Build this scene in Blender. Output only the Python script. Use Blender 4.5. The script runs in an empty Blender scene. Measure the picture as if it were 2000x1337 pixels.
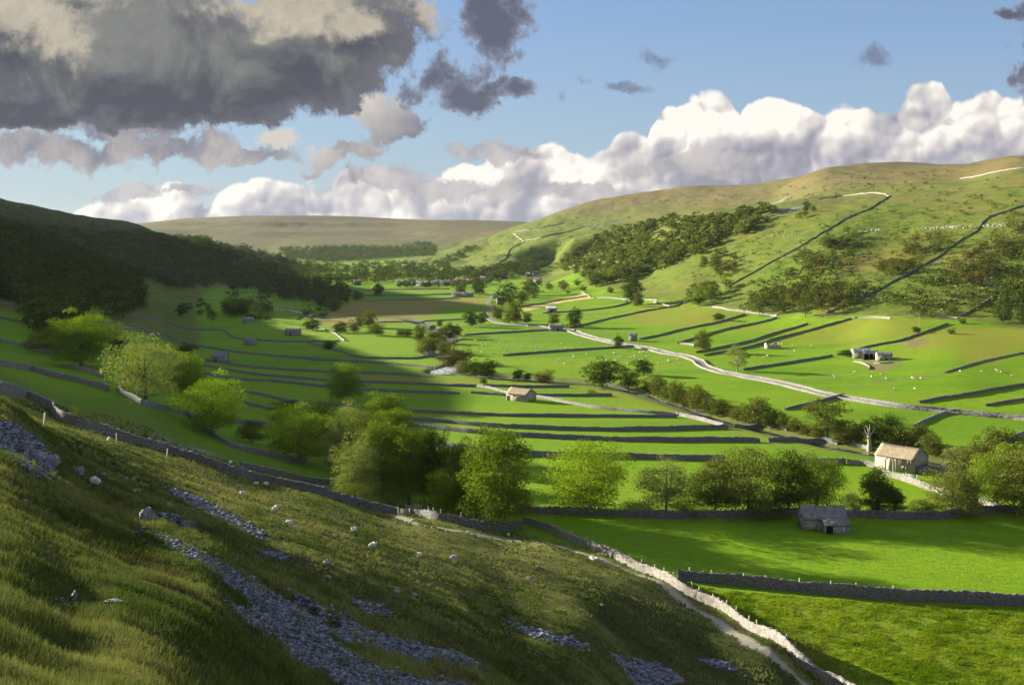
import bpy, math, random
import numpy as np
random.seed(7); RS = np.random.RandomState(11)
R = math.radians
scene = bpy.context.scene
COL = scene.collection

# ---------------------------------------------------------------- camera
FPX, EYE, CX, HY = 2100.0, 60.0, 1000.0, 470.0      # focal in photo px, eye height, centre column, eye-level row
cam_d = bpy.data.cameras.new('camera'); cam = bpy.data.objects.new('camera', cam_d); COL.objects.link(cam)
cam_d.sensor_width = 36.0; cam_d.sensor_fit = 'HORIZONTAL'
cam_d.lens = 36.0*FPX/2000.0
cam_d.shift_y = -(668.5-HY)/2000.0
cam_d.clip_start = 0.5; cam_d.clip_end = 60000
cam.location = (0, 0, EYE); cam.rotation_euler = (R(90), 0, 0)
scene.camera = cam

# ---------------------------------------------------------------- light + exposure
SUN_EL, SUN_AZ = 14.3, -60.0           # azimuth from +Y towards +X
SUN_DIR = (math.sin(R(SUN_AZ))*math.cos(R(SUN_EL)), math.cos(R(SUN_AZ))*math.cos(R(SUN_EL)), math.sin(R(SUN_EL)))
sl = bpy.data.lights.new('sun', 'SUN'); sl.energy = 5.0; sl.angle = R(0.5); sl.color = (1.0, 0.90, 0.72)
so = bpy.data.objects.new('sun', sl); COL.objects.link(so)
from mathutils import Vector
so.rotation_euler = Vector(SUN_DIR).to_track_quat('Z', 'Y').to_euler()
scene.view_settings.view_transform = 'Standard'; scene.view_settings.look = 'None'
scene.view_settings.gamma = 1.0; scene.view_settings.exposure = 1.9
SKY_STRENGTH = 0.045
CLOUD_GAIN = 0.278                       # cloud radiance for display white at this exposure

# ---------------------------------------------------------------- node helpers
class NT:
    dim = '3D'
    def __init__(s, nt): s.nt = nt; s.n = nt.nodes; s.l = nt.links
    def sock(s, inp, v):
        if v is None: return
        if isinstance(v, (int, float)): inp.default_value = v if inp.type == 'VALUE' else ([v]*len(inp.default_value) if inp.type != 'RGBA' else (v, v, v, 1))
        elif isinstance(v, tuple):
            inp.default_value = v if inp.type != 'RGBA' or len(v) == 4 else (*v, 1)
        else: s.l.new(v, inp)
    def math(s, op, a, b=None, c=None, clamp=False):
        n = s.n.new('ShaderNodeMath'); n.operation = op; n.use_clamp = clamp
        s.sock(n.inputs[0], a); s.sock(n.inputs[1], b); s.sock(n.inputs[2], c); return n.outputs[0]
    def vec(s, op, a, b=None, scale=None):
        n = s.n.new('ShaderNodeVectorMath'); n.operation = op
        s.sock(n.inputs[0], a); s.sock(n.inputs[1], b)
        if scale is not None: s.sock(n.inputs[3], scale)
        return n.outputs['Value'] if op in ('DOT_PRODUCT', 'LENGTH', 'DISTANCE') else n.outputs['Vector']
    def mr(s, v, a, b, c=0.0, d=1.0, mode='LINEAR'):
        n = s.n.new('ShaderNodeMapRange'); n.interpolation_type = mode; n.clamp = True
        for i, x in enumerate((v, a, b, c, d)): s.sock(n.inputs[i], x)
        return n.outputs[0]
    def mix(s, f, a, b, blend='MIX'):
        n = s.n.new('ShaderNodeMix'); n.data_type = 'RGBA'; n.blend_type = blend
        s.sock(n.inputs[0], f); s.sock(n.inputs[6], a); s.sock(n.inputs[7], b); return n.outputs[2]
    def noise(s, v, scale, detail=4.0, rough=0.55, dist=0.0, out=0):
        n = s.n.new('ShaderNodeTexNoise'); n.noise_dimensions = s.dim; s.sock(n.inputs['Vector'], v)
        n.inputs['Scale'].default_value = scale; n.inputs['Detail'].default_value = detail
        n.inputs['Roughness'].default_value = rough; n.inputs['Distortion'].default_value = dist
        return n.outputs[out]
    def voro(s, v, scale, feature='F1', smooth=0.3, out='Distance', rand=1.0):
        n = s.n.new('ShaderNodeTexVoronoi'); n.voronoi_dimensions = s.dim; n.feature = feature; s.sock(n.inputs['Vector'], v)
        n.inputs['Scale'].default_value = scale; n.inputs['Randomness'].default_value = rand
        if feature == 'SMOOTH_F1': n.inputs['Smoothness'].default_value = smooth
        return n.outputs[out]
    def mapping(s, v, scale=(1,1,1), loc=(0,0,0), rot=(0,0,0)):
        n = s.n.new('ShaderNodeMapping'); s.sock(n.inputs[0], v)
        n.inputs[1].default_value = loc; n.inputs[2].default_value = rot; n.inputs[3].default_value = scale; return n.outputs[0]
    def curve(s, v, pts):                # pts in 0..1, monotone x
        n = s.n.new('ShaderNodeFloatCurve'); c = n.mapping.curves[0]
        while len(c.points) < len(pts): c.points.new(0.5, 0.5)
        for p, (x, y) in zip(c.points, pts): p.location = (x, y); p.handle_type = 'AUTO_CLAMPED'
        n.mapping.update(); s.sock(n.inputs['Value'], v); n.inputs['Factor'].default_value = 1; return n.outputs[0]
    def attr(s, name):
        n = s.n.new('ShaderNodeAttribute'); n.attribute_name = name; return n.outputs['Fac']
    def geo(s, out='Position'): return s.n.new('ShaderNodeNewGeometry').outputs[out]
    def obj(s, out='Object'): return s.n.new('ShaderNodeTexCoord').outputs[out]
    def rnd(s): return s.n.new('ShaderNodeObjectInfo').outputs['Random']
    def bump(s, h, strength=0.5, dist=0.1):
        n = s.n.new('ShaderNodeBump'); n.inputs['Strength'].default_value = strength; n.inputs['Distance'].default_value = dist
        s.l.new(h, n.inputs['Height']); return n.outputs[0]

# ---------------------------------------------------------------- world: sky with procedural clouds (all by direction)
world = bpy.data.worlds.new('World'); scene.world = world; world.use_nodes = True
world.cycles.sampling_method = 'NONE'
scene.cycles.max_bounces = 4; scene.cycles.diffuse_bounces = 2; scene.cycles.transparent_max_bounces = 4
def build_world():
    W = NT(world.node_tree); W.dim = '2D'; W.n.clear()
    tc = W.obj('Generated')
    sep = W.n.new('ShaderNodeSeparateXYZ'); W.l.new(tc, sep.inputs[0])
    dy = W.math('MAXIMUM', W.math('ABSOLUTE', sep.outputs[1]), 0.06)
    U = W.math('MULTIPLY', W.math('DIVIDE', sep.outputs[0], dy), 2.1)
    V = W.math('MULTIPLY', W.math('DIVIDE', sep.outputs[2], dy), 2.1)
    cmb = W.n.new('ShaderNodeCombineXYZ'); W.l.new(U, cmb.inputs[0]); W.l.new(V, cmb.inputs[1]); P = cmb.outputs[0]
    sky = W.n.new('ShaderNodeTexSky'); sky.sky_type = 'NISHITA'; sky.sun_disc = False
    sky.sun_elevation = R(SUN_EL); sky.sun_rotation = R(SUN_AZ)
    sky.air_density = 1.0; sky.dust_density = 0.6; sky.ozone_density = 2.0
    skyc = W.vec('SCALE', sky.outputs[0], scale=SKY_STRENGTH)
    skyc = W.vec('SCALE', skyc, scale=W.mr(V, 0.0, 0.40, 0.42, 1.0))
    skyc = W.mix(0.55, skyc, W.vec('MULTIPLY', skyc, (0.75, 0.95, 1.35)))
    clear = W.mix(W.mr(V, 0.02, 0.42), (0.132, 0.170, 0.192), (0.070, 0.104, 0.164))
    skyc = W.mix(0.7, skyc, clear)
    # --- warp field shared by every cloud
    wn = W.noise(P, 5.0, 5, 0.6, out=1)
    warp = W.vec('SCALE', W.vec('SUBTRACT', wn, (0.5, 0.5, 0.5)), scale=0.10)
    wn2 = W.noise(P, 16.0, 4, 0.65, out=1)
    Pw = W.vec('ADD', P, warp)
    Pw = W.vec('ADD', Pw, W.vec('SCALE', W.vec('SUBTRACT', wn2, (0.5, 0.5, 0.5)), scale=0.045))
    # --- A: cumulus bank near the horizon, given by its top line
    tops = [(-1400,250),(-1000,300),(-400,330),(0,440),(110,412),(150,396),(190,385),(240,382),(290,372),(325,345),(360,350),(410,362),(440,350),(500,338),(540,348),(560,345),(595,328),(625,350),(665,322),(705,314),(745,330),(800,332),(870,318),(930,292),(1010,285),(1060,268),(1120,262),(1160,285),(1200,262),(1245,245),(1265,262),(1280,190),(1300,152),(1325,172),(1350,160),(1400,172),(1440,186),(1452,215),(1470,182),(1510,175),(1555,186),(1590,196),(1620,188),(1680,178),(1720,192),(1775,174),(1800,152),(1830,146),(1858,165),(1885,196),(1930,172),(1965,188),(2000,180),(2300,150),(2800,230),(3400,260)]
    sepw = W.n.new('ShaderNodeSeparateXYZ')
    def bank(Pin):
        g = W.n.new('ShaderNodeSeparateXYZ'); W.l.new(Pin, g.inputs[0])
        x = W.mr(g.outputs[0], -2.4, 2.4)
        top = W.math('MULTIPLY', W.curve(x, [((px-1000)/1000/4.8+0.5, (470-py)/400.0) for px, py in tops]), 0.4)
        return W.math('SUBTRACT', top, g.outputs[1]), g
    def puff(Pin):
        v1 = W.voro(Pin, 7.0, 'SMOOTH_F1', 0.15); v2 = W.voro(Pin, 17.0, 'SMOOTH_F1', 0.12); v3 = W.voro(Pin, 42.0, 'F1')
        h = W.math('MULTIPLY', W.math('SQRT', W.math('MAXIMUM', W.math('MULTIPLY_ADD', W.math('MULTIPLY', v1, v1), -1.3, 1.0), 0.02)), 0.085)
        h = W.math('MULTIPLY_ADD', W.math('SQRT', W.math('MAXIMUM', W.math('MULTIPLY_ADD', W.math('MULTIPLY', v2, v2), -1.3, 1.0), 0.02)), 0.032, h)
        h = W.math('MULTIPLY_ADD', W.math('MULTIPLY_ADD', W.math('MULTIPLY', v3, v3), -1.0, 1.0), 0.008, W.math('SUBTRACT', h, 0.105))
        return h
    Ps = W.vec('ADD', P, W.vec('SCALE', warp, scale=0.35))
    depth, g = bank(W.vec('ADD', P, W.vec('SCALE', warp, scale=0.3)))
    h0 = puff(Ps)
    # height field rounded off at the bank's edge; light from upper left
    def hf(h, d): return W.math('ADD', W.math('MULTIPLY', h, 1.0), W.math('MULTIPLY', W.math('SQRT', W.math('MAXIMUM', d, 0.0)), 0.045))
    off = (-0.010, 0.011, 0.0)
    P2 = W.vec('ADD', P, off)
    h1 = puff(W.vec('ADD', Ps, off)); d1, _ = bank(W.vec('ADD', W.vec('ADD', P, W.vec('SCALE', warp, scale=0.3)), off))
    slope = W.math('SUBTRACT', hf(h0, depth), hf(h1, d1))
    offb = (-0.05, 0.06, 0.0)
    big0 = W.noise(Ps, 7.0, 3, 0.5); big1 = W.noise(W.vec('ADD', Ps, offb), 7.0, 3, 0.5)
    lit = W.math('ADD', W.math('MULTIPLY', slope, 30.0), W.math('MULTIPLY', W.math('SUBTRACT', big0, big1), 1.6))
    lowgrey = W.mr(V, 0.05, 0.24, 0.0, 1.0, 'SMOOTHSTEP')
    lit = W.math('ADD', W.math('ADD', lit, 0.45), W.math('MULTIPLY', lowgrey, 0.12))
    midgrey = W.mr(depth, 0.02, 0.17, 0.20, -0.20, 'SMOOTHSTEP')
    lit = W.math('ADD', lit, midgrey)
    ramp = W.n.new('ShaderNodeValToRGB'); W.l.new(lit, ramp.inputs[0])
    e = ramp.color_ramp.elements; e[0].position = 0.0; e[0].color = (0.30, 0.30, 0.36, 1)
    e[1].position = 0.95; e[1].color = (0.98, 0.93, 0.85, 1)
    for p, c in ((0.25, (0.40, 0.39, 0.45, 1)), (0.5, (0.56, 0.53, 0.55, 1)), (0.75, (0.76, 0.71, 0.67, 1))):
        x = e.new(p); x.color = c
    colA = ramp.outputs[0]
    edge = W.math('ADD', depth, W.math('MULTIPLY', h0, 0.9))
    alphaA = W.mr(edge, 0.012, 0.024, 0, 1, 'SMOOTHSTEP')
    # --- B: ragged grey cloud by soft ellipses (centre x,y, radii, in photo px of direction)
    def field(blobs, Pin):
        out = None
        for (cx, cy, rx, ry) in blobs:
            v = W.vec('SUBTRACT', Pin, ((cx-1000)/1000, (470-cy)/1000, 0.0))
            v = W.vec('MULTIPLY', v, (1000/rx, 1000/ry, 0.0))
            d = W.vec('LENGTH', v)
            out = d if out is None else W.math('SMOOTH_MIN', out, d, 0.25)
        return out
    nb = W.noise(P, 6.5, 8, 0.62, 0.3); nf = W.noise(P, 20.0, 5, 0.65, 0.2)
    rag = W.math('ADD', W.math('MULTIPLY', W.math('SUBTRACT', nb, 0.5), 1.9), W.math('MULTIPLY', W.math('SUBTRACT', nf, 0.5), 0.95))
    dark = [(180,80,420,140),(520,140,260,125),(640,50,230,110),(-250,100,380,230),(60,215,230,45),(300,190,300,70)]
    light_low = [(140,290,250,38),(330,285,150,38),(250,250,240,30),(-200,300,240,50),(460,300,120,18),(690,300,60,20)]
    rag_d = [(870,160,100,72),(930,190,75,30),(975,35,85,90),(1000,180,30,28),(2010,130,48,95),(1990,20,40,20),(-900,150,500,200),(2700,60,400,120)]
    wisp = [(1078,190,26,34),(1295,112,44,28),(1708,105,34,20),(1215,168,40,15),(1245,182,36,12),(1130,150,20,12)]
    tan_m = [(735,225,45,45),(775,258,75,32),(540,275,70,24),(640,310,55,25)]
    grey_s = [(250,372,95,17),(370,378,75,14),(600,330,40,14),(980,300,130,24),(760,355,95,28),(880,372,120,26),(1100,370,180,26),(700,345,70,20),(1380,330,190,26)]
    def layer(blobs, soft, amp, Pin=Pw):
        d = field(blobs, Pin)
        return W.math('MULTIPLY_ADD', rag, amp, W.math('SUBTRACT', 1.0, d))
    LD = layer(dark, 0.2, 0.55); LL = layer(light_low, .2, 1.1); LR = layer(rag_d, .2, 1.35); LT = layer(tan_m, .2, 1.0); LG = layer(grey_s, .2, 1.1)
    LW = layer(wisp, .2, 1.5); aW = W.mr(LW, 0.0, 1.0, 0, 0.75, 'SMOOTHSTEP')
    aD = W.mr(LD, -0.02, 0.16, 0, 1, 'SMOOTHSTEP'); aL = W.mr(LL, 0.0, 0.45, 0, 0.94, 'SMOOTHSTEP')
    aR = W.mr(LR, 0.0, 0.40, 0, 0.93, 'SMOOTHSTEP'); aT = W.mr(LT, 0.0, 0.4, 0, 0.95, 'SMOOTHSTEP'); aG = W.mr(LG, 0.0, 0.5, 0, 0.85, 'SMOOTHSTEP')
    # colours of the dark deck: cream lit pieces from the top, slate belly
    creamF = field([(540,12,160,48),(700,42,95,34),(115,55,60,70),(20,20,80,60),(90,-40,260,60),(835,20,40,50)], Pw)
    cream = W.mr(W.math('MULTIPLY_ADD', rag, 0.95, W.math('SUBTRACT', 1.0, creamF)), -0.25, 0.55, 0, 1, 'SMOOTHSTEP')
    belly = W.mr(W.math('MULTIPLY_ADD', W.math('SUBTRACT', nb, 0.5), 0.75, V), 0.24, 0.52, 0, 1, 'SMOOTHSTEP')
    cD = W.mix(belly, (0.075, 0.079, 0.105), (0.22, 0.225, 0.215))
    cD = W.mix(W.mr(LD, 0.0, 0.45, 1, 0), cD, (0.17, 0.17, 0.20))
    cD = W.mix(cream, cD, W.mix(nf, (0.34, 0.31, 0.25), (0.66, 0.59, 0.47)))
    litL = W.mr(W.math('ADD', nb, W.math('MULTIPLY', nf, 0.4)), 0.50, 0.90)
    cL = W.mix(litL, (0.155, 0.155, 0.215), (0.50, 0.45, 0.43))
    cR = W.mix(W.mr(LR, 0.1, 0.7), (0.26, 0.28, 0.36), (0.10, 0.105, 0.145))
    tshade = W.mr(W.math('ADD', W.math('SUBTRACT', 0.0, U), W.math('MULTIPLY', V, 1.2)), 0.44, 0.62)
    cT = W.mix(W.math('MULTIPLY_ADD', W.math('SUBTRACT', nf, .5), .5, tshade), (0.20, 0.20, 0.25), (0.66, 0.60, 0.52))
    cG = W.mix(litL, (0.26, 0.26, 0.33), (0.58, 0.53, 0.52))
    back = W.mr(sep.outputs[1], 0.02, 0.12)
    col = skyc
    K = CLOUD_GAIN
    for c, a in ((colA, alphaA), ((0.16, 0.18, 0.26), aW), (cG, aG), (cL, aL), (cT, aT), (cR, aR), (cD, aD)):
        col = W.mix(W.math('MULTIPLY', a, back), col, W.vec('SCALE', c, scale=K))
    # unseen sky overhead and behind the viewer: broken bright cloud added as fill light
    n3 = W.n.new('ShaderNodeTexNoise'); n3.noise_dimensions = '3D'; W.l.new(tc, n3.inputs['Vector']); n3.inputs['Scale'].default_value = 2.2; n3.inputs['Detail'].default_value = 2.0
    cov = W.mr(n3.outputs[0], 0.40, 0.60)
    rest_fill = W.math('MAXIMUM', W.mr(sep.outputs[1], 0.25, -0.10), W.mr(sep.outputs[2], 0.34, 0.62))
    col = W.mix(W.math('MULTIPLY', rest_fill, cov), col, W.vec('SCALE', (0.95, 0.98, 1.10), scale=0.52*K))
    bg = W.n.new('ShaderNodeBackground'); W.l.new(col, bg.inputs[0]); bg.inputs[1].default_value = 1.0
    out = W.n.new('ShaderNodeOutputWorld'); W.l.new(bg.outputs[0], out.inputs[0])
build_world()

# ---------------------------------------------------------------- terrain: height knots per bearing, (distance, height)
def P_(Y, y): return (Y, EYE - Y*(y-HY)/FPX)
def C_(*k):
    return [(a, b) if f == 0 else P_(a, b) for (a, b, f) in [(q[0], q[1], (q[2] if len(q) > 2 else 0)) for q in k]]
y_ = 1
COLS = {
-20000: C_((5,78),(10,85),(20,104),(50,112),(400,118),(9000,120)),
-8000: C_((5,68),(20,84),(50,104),(100,112),(400,118),(9000,120)),
-3000: C_((5,62),(20,70),(60,87),(120,102),(180,106),(400,110),(9000,120)),
-1200: C_((5,59.5),(20,58.5),(60,62),(100,68),(150,74),(210,80),(300,94),(400,105),(600,119),(1000,160),(1500,285),(2500,330),(9000,110)),  # out of view; far heights raised to block the low sun
-400: C_((5,58.2),(12,56),(25,54),(60,51),(95,51),(150,45),(210,40),(300,54),(400,67),(500,90),(600,112),(700,127),(850,138),(1100,155),(1500,285),(2300,330),(9000,250)),  # unseen ridge left of view, shaped to throw shade over hill and fields
0: C_((5,57.8),(12,1330,y_),(25,1100,y_),(60,900,y_),(95,785,y_),(125,800,y_),(160,800,y_),(210,762,y_),(300,710,y_),(400,665,y_),(500,630,y_),(620,602,y_),(700,587,y_),(900,500,y_),(1100,430,y_),(1300,390,y_),(1500,391,y_),(1800,393,y_),(2300,398,y_),(4000,100),(9000,100)),
125: C_((5,57.6),(14,1337,y_),(33,1100,y_),(70,950,y_),(115,852,y_),(140,838,y_),(180,833,y_),(225,803,y_),(280,760,y_),(370,700,y_),(480,650,y_),(620,610,y_),(750,590,y_),(900,555,y_),(1050,500,y_),(1300,440,y_),(1450,414,y_),(1900,418,y_),(2600,90),(9000,100)),
250: C_((5,57.5),(16,1337,y_),(26,1200,y_),(42,1100,y_),(75,1000,y_),(135,900,y_),(170,874,y_),(190,868,y_),(215,850,y_),(265,783,y_),(320,740,y_),(400,700,y_),(500,660,y_),(650,620,y_),(800,590,y_),(950,560,y_),(1250,500,y_),(1550,450,y_),(1700,437,y_),(2200,460,y_),(3000,60),(4000,80),(5500,138),(9000,110)),
375: C_((5,57.4),(21,1337,y_),(32,1200,y_),(50,1100,y_),(95,1000,y_),(140,945,y_),(195,900,y_),(230,880,y_),(275,850,y_),(320,800,y_),(420,740,y_),(590,680,y_),(750,640,y_),(950,600,y_),(1200,570,y_),(1650,500,y_),(1950,461,y_),(2400,475,y_),(3000,20),(3500,3),(4000,30),(4700,105),(5500,425,y_),(7000,170),(9000,120)),
500: C_((5,57.3),(28,1337,y_),(48,1200,y_),(75,1100,y_),(125,1000,y_),(205,937,y_),(235,915,y_),(285,880,y_),(325,850,y_),(380,.6),(600,.3),(1000,0.4),(1600,1),(2000,520,y_),(2350,488,y_),(2900,5),(3400,1),(3900,25),(4600,100),(5500,422,y_),(7000,175),(9000,130)),
625: C_((5,57.2),(38,1337,y_),(62,1200,y_),(92,1100,y_),(130,1030,y_),(175,982,y_),(215,965,y_),(250,3.5),(300,.5),(400,0),(2000,0),(2500,.5),(3150,-4),(3900,482,y_),(5000,440,y_),(5500,422,y_),(7000,178),(9000,140)),
750: C_((5,57.1),(20,50.6),(50,1337,y_),(80,1200,y_),(115,1100,y_),(145,1050,y_),(195,1016,y_),(232,992,y_),(252,.4),(400,0),(2500,0),(3150,-2),(3900,482,y_),(5000,442,y_),(5500,425.5,y_),(7000,170),(9000,140)),
875: C_((5,57),(20,50.3),(62,1337,y_),(95,1200,y_),(140,1100,y_),(180,1050,y_),(215,1020,y_),(237,0),(400,0),(1500,.7),(2000,2),(2300,518,y_),(3000,488,y_),(3600,30),(4500,100),(5500,430,y_),(7000,160),(9000,140)),
1000: C_((5,57),(20,50),(35,43.5),(70,1337,y_),(105,1230,y_),(165,1100,y_),(212,1050,y_),(225,.2),(400,0),(1000,0.6),(1250,2),(1550,545,y_),(1750,530,y_),(2050,500,y_),(2500,470,y_),(3000,445,y_),(3600,88),(4300,100),(5500,433,y_),(7000,150),(9000,140)),
1062: C_((5,57),(20,49.5),(35,42.8),(80,1337,y_),(117,1213,y_),(172,1100,y_),(205,1062,y_),(216,.1),(400,0),(1000,.9),(1250,4),(1450,547,y_),(1600,537,y_),(1900,12),(2095,8),(2150,472,y_),(2200,468,y_),(2500,452,y_),(3000,424,y_),(3600,100),(4300,110),(5500,150),(9000,140)),
1125: C_((5,57),(20,49),(35,42),(92,1337,y_),(128,1200,y_),(180,1100,y_),(198,1080,y_),(208,0),(400,0),(700,.4),(880,1.3),(1080,3.4),(1280,8),(1450,525,y_),(1600,508,y_),(1800,18),(1985,8),(2040,466,y_),(2100,462,y_),(2500,442,y_),(3100,403,y_),(4000,140),(9000,140)),
1250: C_((5,57),(12,52.5),(35,41),(70,26),(115,1337,y_),(150,1200,y_),(178,1130,y_),(196,0),(400,0),(548,0),(720,1.7),(900,4.3),(1000,7.6),(1130,17),(1280,500,y_),(1450,460,y_),(1600,436,y_),(1850,68),(2200,438,y_),(2700,400,y_),(3100,377,y_),(4000,170),(9000,150)),
1375: C_((5,57),(12,52),(35,38),(70,23),(100,13),(135,7.5),(158,3.5),(180,0),(545,.3),(670,2.6),(800,6.7),(880,590,y_),(980,550,y_),(1100,500,y_),(1250,450,y_),(1420,414,y_),(1650,98),(2200,408,y_),(2600,385,y_),(3000,363,y_),(4000,190),(9000,160)),
1500: C_((5,57),(12,51),(35,36),(70,19),(100,9),(130,6.3),(150,3.6),(167,0),(300,0),(510,.5),(590,1.0),(655,3.9),(750,7.1),(830,580,y_),(980,500,y_),(1150,440,y_),(1350,399,y_),(1650,108),(2200,386,y_),(2800,357,y_),(4000,190),(9000,160)),
1625: C_((5,57),(12,50.5),(35,34),(70,15),(100,5),(130,1),(150,0),(400,0),(430,.6),(535,1.4),(620,3.9),(690,620,y_),(790,560,y_),(920,480,y_),(1100,420,y_),(1350,382,y_),(1500,374,y_),(1900,350,y_),(2500,330,y_),(4000,190),(9000,160)),
1750: C_((5,57),(12,50),(35,33),(70,12),(100,3),(125,0),(360,0),(390,.6),(450,740,y_),(515,700,y_),(580,660,y_),(650,622,y_),(740,560,y_),(880,480,y_),(1020,420,y_),(1200,380,y_),(1500,352,y_),(2000,332,y_),(2500,320,y_),(4000,190),(9000,160)),
1875: C_((5,57),(12,49.5),(35,31),(70,9),(100,1),(125,0),(340,0),(380,.3),(420,760,y_),(500,700,y_),(560,660,y_),(625,625,y_),(710,560,y_),(830,480,y_),(950,420,y_),(1120,372,y_),(1400,341,y_),(1800,323,y_),(2500,225),(4000,190),(9000,160)),
2000: C_((5,57),(12,49),(35,30),(70,7),(90,0),(340,0),(365,.4),(450,740,y_),(500,700,y_),(570,650,y_),(620,620,y_),(700,550,y_),(800,470,y_),(930,400,y_),(1100,345,y_),(1400,305,y_),(2500,215),(4000,190),(9000,160)),
2400: C_((5,56.5),(12,47),(35,26),(70,2),(85,0),(300,0),(380,3),(470,12),(700,60),(1000,130),(1400,175),(2500,210),(9000,160)),
3200: C_((5,56),(12,44),(35,20),(60,0),(230,0),(290,10),(450,60),(700,120),(1200,170),(9000,170)),
5000: C_((5,54),(12,40),(35,10),(50,0),(110,0),(160,10),(350,100),(700,150),(9000,170)),
10000: C_((5,48),(12,30),(25,2),(35,0),(60,3),(140,60),(300,140),(9000,170)),
22000: C_((5,38),(10,18),(14,2),(20,4),(60,90),(150,150),(9000,170)),
}
def pchip(x, y, xq):                       # x (n,), y (n,m), xq (q,) -> (q,m)
    x = np.asarray(x, float); y = np.asarray(y, float)
    one = y.ndim == 1
    if one: y = y[:, None]
    h = np.diff(x)[:, None]; d = np.diff(y, axis=0)/h
    m = np.zeros_like(y)
    w1 = 2*h[1:]+h[:-1]; w2 = h[1:]+2*h[:-1]
    ok = (d[1:]*d[:-1]) > 0
    with np.errstate(divide='ignore', invalid='ignore'):
        hm = (w1+w2)/(w1/d[:-1]+w2/d[1:])
    m[1:-1] = np.where(ok, hm, 0); m[0] = d[0]; m[-1] = d[-1]
    i = np.clip(np.searchsorted(x, xq, side='right')-1, 0, len(x)-2)
    t = np.clip(((xq-x[i])/(x[i+1]-x[i])), 0, 1)[:, None]; hh = h[i]
    r = (1+2*t)*(1-t)**2*y[i] + t*(1-t)**2*hh*m[i] + t*t*(3-2*t)*y[i+1] + t*t*(t-1)*hh*m[i+1]
    return r[:, 0] if one else r
def hash2(ix, iy, seed):
    n = (ix.astype(np.int64)*374761393 + iy.astype(np.int64)*668265263 + seed*974711) & 0xffffffff
    n = ((n ^ (n >> 13))*1274126177) & 0xffffffff
    return ((n ^ (n >> 16)) & 0xffff)/32767.5 - 1.0
def vnoise(x, y, seed=0):
    ix = np.floor(x); iy = np.floor(y); fx = x-ix; fy = y-iy
    fx = fx*fx*fx*(fx*(fx*6-15)+10); fy = fy*fy*fy*(fy*(fy*6-15)+10)
    a = hash2(ix, iy, seed); b = hash2(ix+1, iy, seed); c = hash2(ix, iy+1, seed); d = hash2(ix+1, iy+1, seed)
    return (a*(1-fx)+b*fx)*(1-fy) + (c*(1-fx)+d*fx)*fy
def fbm(x, y, scale, oct=4, seed=0, gain=0.5):
    r = 0; a = 1.0; f = 1.0/scale
    for k in range(oct): r = r + a*vnoise(x*f+k*17.3, y*f-k*9.1, seed+k); a *= gain; f *= 2.03
    return r
NR = 830
lY = np.linspace(math.log(5.0), math.log(9000.0), NR); YR = np.exp(lY)
tin = np.linspace(-0.56, 0.56, 581)
g = np.geomspace(0.003, 9.4, 90); tout = 0.56+np.cumsum(np.diff(np.concatenate([[0], g])))
T = np.concatenate([-tout[::-1], tin, tout]); NC = len(T)
ucols = np.array(sorted(COLS)); 
prof = np.stack([pchip(np.log([k[0] for k in COLS[u]]), [k[1] for k in COLS[u]], lY) for u in ucols], 0)   # (cols, rows)
tc_ = (ucols-CX)/FPX
Z = pchip(np.arcsinh(tc_*3), prof, np.arcsinh(T*3)).T                    # (rows, cols)
XX = YR[:, None]*T[None, :]; YY = np.repeat(YR[:, None], NC, 1)
def smooth(a, lo, hi): t = np.clip((a-lo)/(hi-lo), 0, 1); return t*t*(3-2*t)
def poly_dist(px, py, pts):                # distance to a polyline and side (+ = left of travel)
    best = np.full(px.shape, 1e9); side = np.zeros(px.shape); along = np.zeros(px.shape)
    s0 = 0
    for (x0, y0), (x1, y1) in zip(pts[:-1], pts[1:]):
        dx, dy = x1-x0, y1-y0; L2 = dx*dx+dy*dy; L = math.sqrt(L2)
        t = np.clip(((px-x0)*dx+(py-y0)*dy)/L2, 0, 1)
        d = np.hypot(px-x0-t*dx, py-y0-t*dy); cr = dx*(py-y0)-dy*(px-x0)
        m = d < best; best = np.where(m, d, best); side = np.where(m, np.sign(cr), side); along = np.where(m, s0+t*L, along); s0 += L
    return best, side, along
def in_poly(px, py, pts):
    r = np.zeros(px.shape, bool); n = len(pts)
    for i in range(n):
        x0, y0 = pts[i]; x1, y1 = pts[(i+1) % n]
        c = ((y0 > py) != (y1 > py))
        with np.errstate(divide='ignore', invalid='ignore'): r ^= c & (px < (x1-x0)*(py-y0)/(y1-y0+1e-12)+x0)
    return r
def col_profile(u):
    t = (u-CX)/FPX; fi = np.interp(t, T, np.arange(NC)); i = int(min(fi, NC-2)); f = fi-i
    return Z[:, i]*(1-f)+Z[:, i+1]*f
def G(u, y, ymin=5.0, last=False):
    """world point where the sight line of photo pixel (u,y) meets the ground"""
    z = col_profile(u); yt = HY+FPX*(EYE-z)/YR
    ok = (yt <= y) & (YR >= ymin)
    if not ok.any(): k = int(np.argmin(np.where(YR >= ymin, yt, 1e9))); Y = YR[k]; return ((u-CX)/FPX*Y, Y, z[k])
    k = int(np.argmax(ok))
    if k == 0: Y = YR[0]
    else:
        a, b = yt[k-1]-y, y-yt[k]; f = a/(a+b) if a+b > 1e-9 and a > 0 else 1.0
        Y = YR[k-1]+(YR[k]-YR[k-1])*f; 
    return ((u-CX)/FPX*Y, Y, float(np.interp(Y, YR, z)))
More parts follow.
